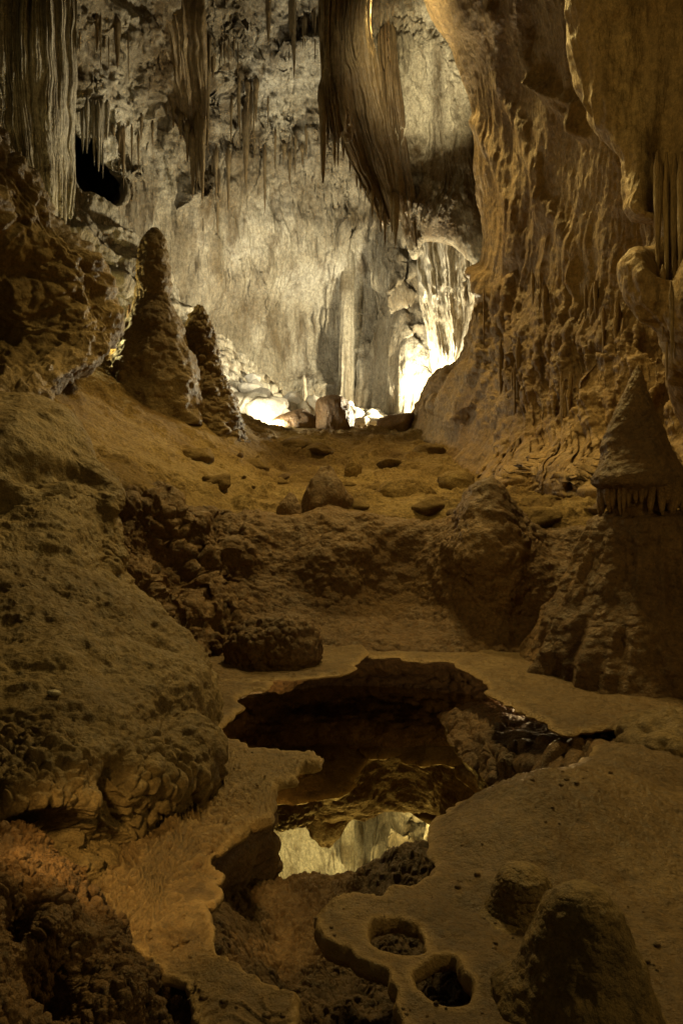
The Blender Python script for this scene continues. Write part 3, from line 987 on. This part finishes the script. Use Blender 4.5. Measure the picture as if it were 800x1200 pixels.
def boulder_mesh(name, size, sub=5, seed=0, rough=0.22, facet=0.0, kn=0.0, knf=5.0, peak=0.0, fine=0.03, mat=None):
    V, T = ICO[sub]
    S = np.array(size, np.float32)
    r = 1 + rough * fbm(V, 1.1, 4, 0.5, seed=seed)
    if facet:
        rg = np.random.RandomState(seed + 17)
        nr = rg.normal(size=(22, 3))
        nr /= np.linalg.norm(nr, axis=1, keepdims=True)
        hh = rg.uniform(0.72, 1.0, 22)
        q = np.clip(V @ nr.T, 1e-3, None) / hh[None, :]
        cut = 1.25 / np.power((q ** 14).sum(1), 1 / 14)
        kf = min(1.0, facet * 2.4)
        r = r * (1 - kf) + kf * cut * (0.9 + 0.1 * r)
    P = V * r[:, None] * S
    if peak:
        up = np.clip(V[:, 2], 0, 1)
        P[:, :2] *= (1 - peak * up ** 1.2)[:, None]
        P[:, 2] *= 1 + 0.25 * peak * up
    m = min(size)
    P = P + V * (m * (0.16 * fbm(P, 1.1 / m, 5, 0.6, seed=seed + 1) + fine * fbm(P, 4 / m, 4, 0.65, seed=seed + 2)))[:, None]
    if kn:
        P = P + V * (kn * knobs(P, knf, seed))[:, None]
    me = mesh_np(name, P, np.zeros((0, 4)), T)
    if mat:
        me.materials.append(mat)
    return me


def boulder(name, loc, size, mat, label, cat='boulder', group=None, rz=0, **kw):
    o = link(name, boulder_mesh(name, size, **kw), mat, loc=loc)
    o.rotation_euler.z = rz
    return tag(o, label, cat, group)


boulder('boulder', at(386, 590, 9.7), (.37, .34, .44), M_DARK, 'upright dark boulder on the plateau rim above the rock face', seed=21, facet=.14, peak=.5, rough=.4)
boulder('boulder', at(340, 600, 9.6), (.19, .2, .23), M_DARK, 'small rounded dark boulder beside the upright one on the rim', seed=2, facet=.12, peak=.3)
boulder('boulder', at(472, 581, 11.3), (.52, .4, .27), M_FLOOR, 'low flat tan boulder lying on the plateau', seed=3, facet=.25)
boulder('boulder', at(414, 550, 13.4), (.17, .17, .26), M_FLOOR, 'small pointed rock on the far plateau', seed=4, peak=.5)
boulder('boulder', at(325, 762, 6.75), (.44, .34, .34), M_DARK, 'grainy brown boulder sitting on the shelf below the rock face', seed=6, sub=6, kn=.03, knf=11, facet=.15)
# rocks at the back, by the chamber lamps
boulder('boulder', at(346, 498, 18.6), (.62, .4, .34), M_DARK, 'dark rock in front of the white rubble', seed=13, facet=.3)
boulder('boulder', at(390, 490, 18.4), (.5, .4, .52), M_DARK, 'blocky dark stump of rock at the back of the plateau', seed=14, facet=.3, rough=.15)
boulder('boulder', at(461, 502, 18.7), (.42, .4, .36), M_DARK, 'dark rock in front of the bright glow at the chamber lamp', seed=15, facet=.3)
WROCK = [boulder_mesh('white_rock', (1, .85, .75), sub=4, seed=30 + k, facet=.35, rough=.3, mat=M_WHITE) for k in range(4)]
R2 = random.Random(8)
WR = [(268, 462, 20, .30), (280, 470, 19.9, .42), (296, 474, 19.8, .5), (312, 484, 19.6, .52), (303, 466, 20.6, .4), (322, 478, 20, .45), (290, 460, 20.6, .35), (330, 490, 19.6, .35), 
                     (366, 474, 20.5, .36), (342, 472, 21, .34), (340, 480, 20.5, .3), (356, 480, 20.3, .25), (398, 474, 20.8, .3), (402, 482, 20.5, .33), (412, 484, 20.3, .3), (424, 500, 19.8, .34), (438, 500, 19.9, .3), (300, 455, 21, .3), (276, 448, 21.2, .34), (296, 446, 21.6, .32)]
WR.sort()
for k, (px, py, d, s) in enumerate(WR):
    o = link('white_rock', WROCK[R2.randrange(4)], None, loc=at(px, py, d))
    s *= R2.uniform(.8, 1.1)
    o.scale = (s, s, s * R2.uniform(.8, 1.3))
    o.rotation_euler = (R2.uniform(-.4, .4), R2.uniform(-.4, .4), R2.uniform(0, 6))
    left = [q for q in WR if q[0] < 335]
    rest = [q for q in WR if q[0] >= 335]
    lab = ordinal(left.index(WR[k]), len(left)) + ' in the glaring heap by the ridge' if px < 335 else ordinal(rest.index(WR[k]), len(rest)) + ' among the dark back boulders'
    tag(o, 'white lit rock ' + lab, 'rock', 'white rubble rocks')
# stones scattered on the plateau
STONE = [boulder_mesh('stone', (1, .85, .7), sub=3, seed=40 + k, facet=.35, rough=.3, mat=M_FLOOR if k % 2 else M_DARK) for k in range(5)]
BUR = [boulder_mesh('half_buried_rock', (1, .85, .6), sub=4, seed=140 + k, facet=.25, rough=.4, mat=M_FLOOR) for k in range(4)]
HB = sorted([(505, 592, .24), (440, 572, .2), (455, 545, .3), (535, 562, .34), (560, 543, .3), (612, 601, .2), (640, 622, .26), (420, 592, .14), (300, 545, .3), (252, 566, .26), (228, 532, .3), (330, 566, .16), (625, 588, .2), (378, 528, .4), (500, 528, .4), (345, 520, .45)])
for k, (px, py, s) in enumerate(HB):
    q = floor.at_px(px, min(py, 606))
    o = link('half_buried_rock', BUR[k % 4], None, loc=q - Vector((0, 0, s * .12)))
    o.scale = (s, s, s * .8)
    o.rotation_euler = (R2.uniform(-.3, .3), R2.uniform(-.3, .3), R2.uniform(0, 6))
    tag(o, 'half buried tan rock on the plateau, ' + ordinal(k, len(HB)), 'rock', 'half buried rocks on the plateau')
for row, y0, y1, n in [('in the row along the plateau rim', 588, 604, 18), ('in the middle row of the plateau', 556, 582, 18), ('in the far row of the plateau', 524, 548, 16)]:
    xs = sorted(R2.uniform(225, 720) for k in range(n))
    for k, px in enumerate(xs):
        q = floor.at_px(px, R2.uniform(y0, y1))
        s = R2.choice([.03, .035, .04, .05, .06, .1, .15]) * R2.uniform(.8, 1.3)
        o = link('stone', STONE[R2.randrange(5)], None, loc=q + Vector((0, 0, s * .05)))
        o.scale = (s, s, s * .8)
        o.rotation_euler = (R2.uniform(-.4, .4), R2.uniform(-.4, .4), R2.uniform(0, 6))
        tag(o, 'small stone %s %s' % (ordinal(k, n), row), 'stone', 'small stones scattered on the plateau')

# ---------------------------------------------------------------- left flowstone mound
MY = [520, 560, 600, 650, 700, 750, 800, 850, 890, 930, 965, 1010, 1060]
XR = [100, 132, 140, 150, 180, 214, 241, 243, 246, 214, 160, 118, 90]
DL = [6.2, 5.6, 5.1, 4.6, 4.2, 3.8, 3.45, 3.1, 2.9, 2.65, 2.5, 2.35, 2.2]
DR = [6.9, 6.6, 6.2, 5.9, 5.55, 5.2, 4.85, 4.6, 4.15, 3.65, 3.35, 3.05, 2.7]
mound_rows = [[(-420, y, dl * .72), (-200, y, dl * .86), (-60, y, dl * .96), (xr - 150, y, dl), (xr - 70, y, dl * .6 + dr * .36), (xr - 22, y, dl * .3 + dr * .67), (xr, y, dr), (xr - 12, y, dr + .35), (xr - 50, y, dr + .9)] for y, xr, dl, dr in zip(MY, XR, DL, DR)]


def f_mound1(s):
    return 0.12 * fbm(s.P, 1.0, 4, seed=111) + 0.07 * fbm(st(s.P, 1, 1, 1.6), 2.2, 3, seed=112)


def f_mound2(s):
    low = sst(s.py, 805, 890)
    q = s.P + 0.06 * fbm(s.P, 4, 2, seed=119)[..., None]
    bl = low * (0.12 * fbm(q, 2.2, 5, .6, seed=118) + 0.05 * lumps(q, 6.0, 11) + 0.045 * lumps(q, 13, 12) + 0.034 * lumps(q, 22, 13) * sst(s.px, 220, 90))
    under = blob(s.px, s.py, [(45, 985, 60, 28, 1), (135, 925, 14, 30, .8)])
    wr = fbm(st(q, 1, 1, 2.2), 5, 2, 0.5, seed=115, ridged=True) * 0.6 + 1.1 * fbm(st(q, 1, 1, 2.0), 1.9, 2, 0.5, seed=133, ridged=True) + 0.5 * fbm(st(q, 1, 1, 2), 15, 3, 0.6, seed=129, ridged=True)
    return bl + 0.03 * wr * (1 - low) + 0.008 * fbm(s.P, 22, 3, seed=116) - 0.3 * under


mound = Patch(mound_rows, 420, 420, [f_mound1, f_mound2])
tag(mound.obj('flowstone_mound', M_FLOW), 'large smooth olive flowstone mound with knobbly lower part beside the pool', 'flowstone mound')
q = mound.at_px(64, 814)
boulder('pebble', q + Vector((0, -.01, .012)), (.032, .02, .016), M_WHITE, 'white pebble lying on the flowstone mound', 'pebble', sub=4, seed=44)



def rowm(py, xr, d):
    return [(-360, py, d - 2.2), (-120, py, d - 1.1), (xr - 100, py, d - .55), (xr - 35, py, d - .18), (xr, py, d), (xr - 9, py, d + .4), (xr - 40, py, d + 1.3)]


dome_rows = [rowm(452, -40, 6.9), rowm(466, 6, 6.7), rowm(484, 38, 6.55), rowm(512, 68, 6.4), rowm(535, 94, 6.2), rowm(556, 118, 6.0), rowm(578, 139, 5.9), rowm(605, 134, 5.75), rowm(640, 145, 5.6), rowm(662, 143, 5.5), rowm(690, 120, 5.2), rowm(740, 90, 4.9)]


def f_dome(s):
    low = sst(s.py, 538, 575)
    wr = fbm(st(warp(s.P, .1, 2, 5), 1, 1, 1.8), 4, 4, 0.55, seed=117, ridged=True)
    return 0.08 * fbm(s.P, 1.2, 4, seed=113) + 0.34 * blob(s.px, s.py, [(15, 520, 85, 44, 1)]) - 0.12 * blob(s.px, s.py, [(60, 566, 60, 9, 1)]) + low * (0.20 * fbm(s.P, 1.6, 5, .55, seed=120) + 0.05 * lumps(s.P, 3.2, 15)) + 0.03 * wr + .02 * fbm(s.P, 8, 4, 0.6, seed=114)


tag(Patch(dome_rows, 260, 300, [f_dome]).obj('flowstone_dome', M_FLOW), 'smooth grey dome of flowstone with knotted lumps below it, above the left mound', 'flowstone')

# ---------------------------------------------------------------- shelfstone ledges
ZL = -1.5
ZW = -2.05


def dens(poly_px, z, rag, fr, seed):
    P = []
    pts = np.array(poly_px, float)
    nx_ = np.roll(pts, -1, 0)
    pts = np.stack([pts * .78 + nx_ * .22, pts * .22 + nx_ * .78], 1).reshape(-1, 2)
    for a, b in zip(pts, np.roll(pts, -1, 0)):
        n = max(2, int(np.linalg.norm(b - a) / 2.5))
        for t in np.arange(n) / n:
            P.append(a + (b - a) * t)
    P = np.array(P)
    d = -z * F / (P[:, 1] - 600)
    W = np.stack([(P[:, 0] - 400) / F * d, d], -1)
    q = np.concatenate([W, 0 * W[:, :1]], 1)
    tn = np.roll(W, -1, 0) - np.roll(W, 1, 0)
    tn /= np.linalg.norm(tn, axis=1, keepdims=True) + 1e-9
    nn = np.stack([tn[:, 1], -tn[:, 0]], 1)
    area = (W[:, 0] * np.roll(W[:, 1], -1) - np.roll(W[:, 0], -1) * W[:, 1]).sum()
    if area < 0:
        nn = -nn
    lob = np.abs(fbm(q, fr, 2, 0.5, seed=seed)) * 3.2 - 0.55       # rounded lobes with cusps between them
    lob2 = np.abs(fbm(q, fr * 3.7, 2, 0.5, seed=seed + 2)) * 1.2 - 0.2
    W += nn * (rag * (lob + 0.6 * lob2))[:, None]
    return W


def slab(name, polys, z, thick, lip, relief, mat, label, cat='ledge', step=2.2, rag=0.05, fr=5, seed=0, bounds=None, warp=None):
    W = [dens(p, z, rag if i == 0 else rag * .6, fr, seed + i) for i, p in enumerate(polys)]
    allp = np.concatenate([np.array(p, float) for p in polys])
    x0, y0, x1, y1 = bounds or (allp[:, 0].min() - 8, max(660, allp[:, 1].min() - 8), allp[:, 0].max() + 8, allp[:, 1].max() + 8)
    nx, ny = int((x1 - x0) / step), int((y1 - y0) / step)
    gx, gy = np.meshgrid(np.linspace(x0, x1, nx), np.linspace(y0, y1, ny))
    d = -z * F / (gy - 600)
    Q = np.stack([(gx - 400) / F * d, d], -1).reshape(-1, 2)
    sd, near = poly_sd(Q, W)
    ins = sd > 0
    quads = grid_quads(ny, nx)
    quads = quads[ins[quads].any(1)]
    X = np.where(ins[:, None], Q, near)
    s_ = np.where(ins, sd, 0)
    if lip is None:         # thick rounded rim at the back, thin scalloped rim in front
        lip = 0.014 + 0.11 * sst(gy.ravel(), 1035, 985)
    e = np.clip(s_ / lip, 0, 1)
    half = thick / 2 * np.sqrt(np.clip(1 - (1 - e) ** 2, 0, 1))
    P3 = np.concatenate([X, np.full((len(X), 1), z)], 1)
    rel = relief(P3, s_, gx.ravel(), gy.ravel())
    rel, pale = rel if isinstance(rel, tuple) else (rel, 0 * s_)
    rel = rel * sst(s_, 0, lip)
    top = P3.copy()
    top[:, 2] = z - thick / 2 + half + rel
    bot = P3.copy()
    bot[:, 2] = z - thick / 2 - half - 0.03 * (1 + fbm(P3, 6, 3, seed=seed)) * sst(s_, 0, .3) - sst(s_, 0.02, .5) * thick
    used = np.unique(quads)
    remap = np.full(len(X), -1)
    remap[used] = np.arange(len(used))
    qt = remap[quads]
    n = len(used)
    me = mesh_np(name, np.concatenate([top[used], bot[used]]), np.concatenate([qt, qt[:, ::-1] + n]),
                 attrs={'pale': np.tile(np.maximum(0.75 * np.exp(-(s_[used] / 0.03) ** 2), pale[used]), 2)})
    o = link(name, me, mat)
    tag(o, label, cat)
    return top[ins]


def terr(P, n, seed, f=1.6):
    t = (fbm(P, f, 4, 0.55, seed=seed) + 1) * n
    fr = t - np.floor(t)
    return (np.floor(t) + sst(fr, 0.0, 0.18) + 0.6 * np.exp(-((fr - .2) / .09) ** 2)) / n


def rel_left(P, s, gx, gy):
    q = warp(P, .14, 2.2, 126)
    rough = 0.35 + 0.65 * sst(fbm(P, 1.1, 2, seed=127), -.4, .1)
    t = (fbm(q, 2.7, 2, 0.45, seed=121) + 1) * 12
    fr = t - np.floor(t)
    rim = np.exp(-((fr - .22) / .12) ** 2)
    near = sst(gy, 866, 890)
    rel = rough * ((np.floor(t) + sst(fr, .04, .2) - 12.5) * 0.010 + 0.017 * rim)
    pits = sst(fbm(P, 9, 2, 0.5, seed=128), .22, .42)
    rel = rel + 0.012 * fbm(P, 6, 3, 0.5, seed=122) - 0.022 * pits * rough + 0.05 * np.clip(fbm(P, 1.6, 3, seed=125), -.3, 1)
    return near * rel, near * rim * rough * 0.55


left_poly = [(-120, 850), (120, 850), (215, 862), (258, 862), (288, 867), (290, 874), (318, 873), (341, 877), (369, 877), (377, 886), (366, 896), (348, 906), (330, 917), (326, 940), (325, 957), (299, 967), (272, 985), (253, 999), (247, 1012),
             (263, 1026), (255, 1039), (232, 1048), (222, 1056), (240, 1066), (246, 1085), (258, 1108), (285, 1135), (305, 1160), (335, 1180), (372, 1206), (390, 1260), (250, 1260), (235, 1200), (215, 1150), (190, 1120), (150, 1105), (100, 1110), (40, 1150), (-120, 1150)]
left_top = slab('shelfstone_ledge', [left_poly], ZL, .05, .022, rel_left, M_LEDGE, 'rough scalloped shelfstone ledge between flowstone mound and pool', step=1.5, seed=131)
slab('shelfstone_ledge', [[(140, 800), (215, 795), (262, 795), (300, 795), (318, 797), (312, 802), (299, 806), (282, 812), (279, 825), (270, 839), (258, 853), (238, 860), (150, 870)]], ZL + .02, .06, .05,
     lambda P, s, gx, gy: 0.03 * fbm(P, 5, 4, seed=132), M_LEDGE, 'pale shelfstone lobe at the foot of the left mound reaching over the pool', seed=132, rag=.04)
slab('shelfstone_ledge', [[(200, 752), (300, 752), (380, 752), (428, 752), (430, 768), (414, 774), (415, 782), (400, 788), (375, 791), (335, 793), (300, 796), (230, 800)]], ZL + .03, .05, .05,
     lambda P, s, gx, gy: 0.05 * fbm(P, 4, 4, seed=133), M_LEDGE, 'thin shelfstone ledge along the far bank below the grainy boulder', seed=133, rag=.04)
slab('shelfstone_ledge', [[(405, 752), (560, 752), (560, 774), (530, 775), (515, 772), (495, 773), (478, 771), (470, 767), (450, 769), (425, 768)]], ZL, .05, .04,
     lambda P, s, gx, gy: 0.02 * fbm(P, 4, 4, seed=134), M_LEDGE, 'narrow shelfstone rim at the far middle of the pool', seed=134, rag=.05)


def rel_right(P, s, gx, gy):
    return 0.04 * fbm(P, 2, 4, seed=141) + 0.008 * fbm(P, 18, 3, seed=142) + 0.02 * (terr(P, 5, 143, 2.2) - 1)


slab('shelfstone_ledge', [[(527, 776), (545, 768), (600, 752), (900, 752), (900, 856), (770, 852), (740, 849), (710, 852), (669, 856), (654, 852), (635, 841), (612, 832), (590, 821), (577, 811), (574, 800), (556, 789)]], ZL + .015, .06, .06, rel_right, M_LEDGE,
     'broad flat shelfstone ledge under the pedestal on the far right', seed=141, rag=.05, fr=6)


def rel_near(P, s, gx, gy):
    hump = 0.16 * np.exp(-(((gx - 640) / 140) ** 2 + ((gy - 950) / 60) ** 2))
    return 0.06 * fbm(P, 1.5, 6, 0.58, seed=151) + 0.010 * fbm(P, 8, 4, 0.6, seed=152) + 0.012 * lumps(P, 26, 154) * sst(fbm(P, 1.4, 2, seed=155), 0, .3) + 0.012 * np.clip(fbm(P, 7, 3, seed=153), 0, 1) + hump * sst(s, 0, .35)


near_poly = [(1000, 850), (800, 856), (770, 854), (742, 857), (725, 870), (703, 870), (700, 880), (682, 884), (669, 892), (631, 904), (594, 911), (571, 919), (549, 932), (515, 948), (512, 970), (511, 1000), (500, 1028), (470, 1045), (432, 1051), (403, 1060),
             (378, 1070), (368, 1083), (384, 1095), (389, 1110), (408, 1124), (436, 1136), (447, 1140), (450, 1152), (468, 1165), (482, 1184), (486, 1250), (1000, 1250)]
hole1 = [(432, 1092), (441, 1081), (463, 1078), (480, 1083), (494, 1085), (487, 1100), (495, 1113), (470, 1117), (441, 1112)]
hole2 = [(480, 1142), (498, 1128), (537, 1119), (537, 1138), (553, 1158), (543, 1174), (520, 1172), (492, 1157)]
near_top = slab('shelfstone_ledge', [near_poly, hole1, hole2], ZL, .055, None, rel_near, M_LEDGE, 'wide smooth shelfstone with two holes in the near right foreground', seed=151, rag=.03, step=2.0)

# loose grit lying on both near shelves
def grit(tops, n):
    V, T = ico(2)
    rg = np.random.RandomState(5)
    Vs, Ts = [], []
    for k in range(n):
        t = tops[k % len(tops)]
        c = t[rg.randint(len(t))]
        cl = fbm(np.array([[c[0], c[1], 0]]), 1.6, 2, seed=201)[0]
        if cl < -0.02:
            continue
        r = rg.choice([.003, .004, .005, .007, .011])
        W = V * (1 + .35 * fbm(V, 1.3, 2, seed=k)[:, None]) * r * np.array([1.2, 1, .75])
        Ts.append(T + len(Vs) * len(V))
        Vs.append(W + c + np.array([0, 0, r * .4]))
    return mesh_np('grit', np.concatenate(Vs), np.zeros((0, 4)), np.concatenate(Ts))


tag(link('grit', grit([near_top, left_top], 520), M_LEDGE), kind='stuff')

# domes on the near shelf
pz = at(692, 1215, 1.95)
o = link('stalagmite', spire_mesh('stalagmite', .40, [(0, .34), (.06, .255), (.25, .21), (.5, .165), (.7, .125), (.85, .095), (.95, .06), (1, .02)], 220, 190, 0.075, 4.5, seed=161, kn=.003, knf=38), M_FLOW, loc=(pz.x + .015, 2.06, ZL - .03))
tag(o, 'stubby dark stalagmite in the lower right corner', 'stalagmite')
o = link('stalagmite', spire_mesh('stalagmite', .17, [(0, .20), (.1, .14), (.3, .118), (.6, .10), (.85, .08), (1, .03)], 120, 90, 0.03, 4, seed=162, kn=.006, knf=40), M_FLOW, loc=(.69, 2.6, ZL - .02))
tag(o, 'low rounded stump of stalagmite behind the stubby dark one', 'stalagmite')
boulder('flowstone_lobe', at(795, 872, 4.45), (.34, .4, .17), M_FLOW, 'ribbed pale flowstone lump at the right end of the pool', 'flowstone', seed=16, kn=.05, knf=6, rough=.2)

# ---------------------------------------------------------------- pool basin, gravel bed, water
plan = np.array([(-1.6, 7.3), (-.5, 7.95), (.4, 8.05), (1.2, 7.9), (2.0, 7.2), (2.45, 6.2), (2.6, 5.1), (2.4, 4.4), (1.9, 3.6), (1.7, 2.6), (1.3, 1.7), (.3, 1.4), (-.6, 1.5), (-.85, 2.4), (-.66, 3.2), (-.44, 3.65), (-.38, 4.05), (-.75, 4.55), (-1.55, 5.1), (-1.8, 6.2)])
cen = np.array([0.35, 5.2])


def basin():
    dv = plan - cen
    ang = np.unwrap(np.arctan2(dv[:, 1], dv[:, 0]))
    R = np.linalg.norm(dv, axis=1)
    order = np.argsort(ang)
    nu = 520
    a = np.linspace(-np.pi, np.pi, nu, endpoint=False)
    aa = np.concatenate([ang - 2 * np.pi, ang, ang + 2 * np.pi])
    oo = np.argsort(aa)
    Rr = np.interp(a, aa[oo], np.tile(R, 3)[oo])
    k = np.ones(9) / 9
    Rr = np.convolve(np.concatenate([Rr[-4:], Rr, Rr[:4]]), k, 'valid')
    prof = np.array([(0.06, -1.53), (.05, -1.62), (-.02, -1.8), (0.03, -1.93), (-.04, -2.05), (-.12, -2.2), (-.35, -2.45), (-.8, -2.75), (-1.5, -2.95)])
    nv = 150
    B = spline_basis(len(prof), nv)
    pr = B @ prof
    r = np.maximum(Rr[None, :] + pr[:, :1], 0.05)
    P = np.stack([cen[0] + r * np.cos(a)[None, :], cen[1] + r * np.sin(a)[None, :], np.repeat(pr[:, 1:], nu, 1)], -1)
    n = np.cross(np.roll(P, -1, 1) - np.roll(P, 1, 1), np.gradient(P, axis=0))
    n /= np.linalg.norm(n, axis=-1, keepdims=True) + 1e-9
    if (n[..., :2] * (cen - P[..., :2])).sum(-1).mean() < 0:
        n = -n
    q = P + 0.07 * fbm(P, 3, 2, seed=171)[..., None]
    hgt = 0.15 * fbm(P, 1.1, 4, .5, seed=172) + 0.06 * knobs(q, 2.6, 21) + 0.07 * knobs(P, 7.5, 22)
    P = P + n * hgt[..., None]
    return mesh_np('pool_basin', P, grid_quads(nv, nu, True))


tag(link('pool_basin', basin(), M_DARK), kind='structure')
fx, fy = np.meshgrid(np.linspace(-1.8, 2.6, 160), np.linspace(2.0, 8.0, 160))
fP = np.stack([fx, fy, -2.75 + 0 * fx], -1)
fP[..., 2] += 0.22 * fbm(fP, .9, 4, seed=175) + .1 * knobs(fP, 2.5, 25)
tag(link('pool_bottom', mesh_np('pool_bottom', fP, grid_quads(160, 160)), M_DARK), kind='structure')

# cobbled toe on the right, sloping under the water
toe_rows = [
    [(490, 860, 7.0), (600, 822, 6.6), (660, 850, 6.0), (740, 860, 5.6), (850, 860, 5.2)],
    [(480, 895, 6.9), (570, 838, 6.2), (640, 858, 5.6), (730, 880, 5.0), (850, 890, 4.6)],
    [(470, 915, 6.8), (545, 872, 5.7), (610, 890, 5.0), (700, 910, 4.5), (850, 920, 4.2)],
    [(470, 915, 6.5), (530, 920, 5.6), (600, 930, 4.9), (690, 950, 4.4), (850, 960, 4.1)],
]
tag(Patch(toe_rows, 220, 140, [lambda s: .2 * fbm(s.P, 1.2, 4, seed=177) + .08 * lumps(s.P, 3.2, 31) + .05 * lumps(s.P, 8, 32)]).obj('cobbled_rock', M_DARK),
    'cobbled brown rock sloping into the water under the right shelf', 'rock')

# gravel bed between the near ledges
gx, gy = np.meshgrid(np.linspace(190, 640, 420), np.linspace(985, 1260, 300))
dd = 1.9 * F / (gy - 600)
gP = np.stack([(gx - 400) / F * dd, dd, -1.9 + 0 * gx], -1)
hump = 0.24 * np.exp(-(((gP[..., 0] - .40) / .25) ** 2 + ((gP[..., 1] - 3.38) / .34) ** 2))
slope = -0.32 * sst(gP[..., 1], 3.4, 4.1) + 0.1 * sst(gP[..., 1], 3.0, 2.2)
grain = lumps(gP, 27, 41)
gP[..., 2] += hump + slope + .07 * fbm(gP, 2.2, 4, seed=181) + .03 * lumps(gP, 9, 42) + .03 * fbm(gP, 8, 4, .65, seed=183) + .028 * grain + .22 * sst(gx, 330, 250) * sst(gP[..., 1], 3.35, 2.95)
tag(link('gravel_bed', mesh_np('gravel_bed', gP, grid_quads(300, 420)), M_GRAVEL), kind='structure')
# lower gravel, left foreground
gx, gy = np.meshgrid(np.linspace(-60, 420, 360), np.linspace(1080, 1260, 200))
dd = 1.62 * F / (gy - 600)
lP = np.stack([(gx - 400) / F * dd, dd, -1.62 + 0 * gx], -1)
lP[..., 2] -= .34 * sst(gx, 290, 410) + .25 * sst(gy, 1130, 1084)
lP[..., 2] += .05 * fbm(lP, 3, 4, seed=185) + .02 * knobs(lP, 16, 45) + .012 * knobs(lP, 36, 46)
tag(link('gravel_floor', mesh_np('gravel_floor', lP, grid_quads(200, 360)), M_GRAVEL), kind='structure')

# popcorn-crusted rock, lower left corner
pop_rows = [
    [(-260, 985, 2.5), (-120, 985, 2.5), (0, 985, 2.5), (30, 990, 2.55), (60, 1010, 2.7)],
    [(-260, 1000, 2.1), (-120, 1000, 2.15), (0, 1005, 2.2), (45, 1015, 2.3), (85, 1040, 2.5)],
    [(-260, 1040, 1.85), (-120, 1040, 1.9), (0, 1040, 2.0), (60, 1050, 2.1), (105, 1085, 2.3)],
    [(-260, 1100, 1.65), (-120, 1100, 1.7), (10, 1100, 1.85), (90, 1100, 1.95), (135, 1130, 2.15)],
    [(-260, 1160, 1.5), (-120, 1160, 1.55), (20, 1160, 1.7), (110, 1160, 1.8), (160, 1180, 1.95)],
    [(-260, 1260, 1.4), (-120, 1260, 1.4), (20, 1260, 1.5), (120, 1260, 1.6), (180, 1270, 1.7)],
]


def f_pop(s):
    big = .16 * fbm(s.P, 2.2, 3, seed=191)
    pit = blob(s.px, s.py, [(70, 1150, 42, 36, 1), (20, 1090, 26, 30, .6)])
    return big + .07 * lumps(s.P, 7, 51) - .22 * pit


pop = Patch(pop_rows, 420, 420, [f_pop, lambda s: .026 * lumps(s.P, 28, 52) + .010 * lumps(s.P, 60, 53)])
tag(pop.obj('popcorn_rock', M_DARK), 'rock crusted with brown cave popcorn in the lower left corner', 'rock')

# water
wm = bpy.data.materials.new('pool_water')
wm.use_nodes = True
nt = wm.node_tree
for n in list(nt.nodes):
    if n.type != 'OUTPUT_MATERIAL':
        nt.nodes.remove(n)
out = [n for n in nt.nodes if n.type == 'OUTPUT_MATERIAL'][0]
tr = nt.nodes.new('ShaderNodeBsdfTransparent')
tr.inputs['Color'].default_value = (0.13, 0.145, 0.07, 1)
gl = nt.nodes.new('ShaderNodeBsdfGlossy')
gl.inputs['Roughness'].default_value = 0.0
gl.inputs['Color'].default_value = (1, .88, .48, 1)
fr = nt.nodes.new('ShaderNodeFresnel')
fr.inputs['IOR'].default_value = 10.0
mx = nt.nodes.new('ShaderNodeMixShader')
nt.links.new(fr.outputs[0], mx.inputs[0])
nt.links.new(tr.outputs[0], mx.inputs[1])
nt.links.new(gl.outputs[0], mx.inputs[2])
nt.links.new(mx.outputs[0], out.inputs['Surface'])
wV = np.array([(-2.2, 2.4, ZW), (2.9, 2.4, ZW), (2.9, 8.2, ZW), (-2.2, 8.2, ZW)], np.float32)
tag(link('pool_water', mesh_np('pool_water', wV, [[0, 1, 2, 3]]), wm), kind='structure')
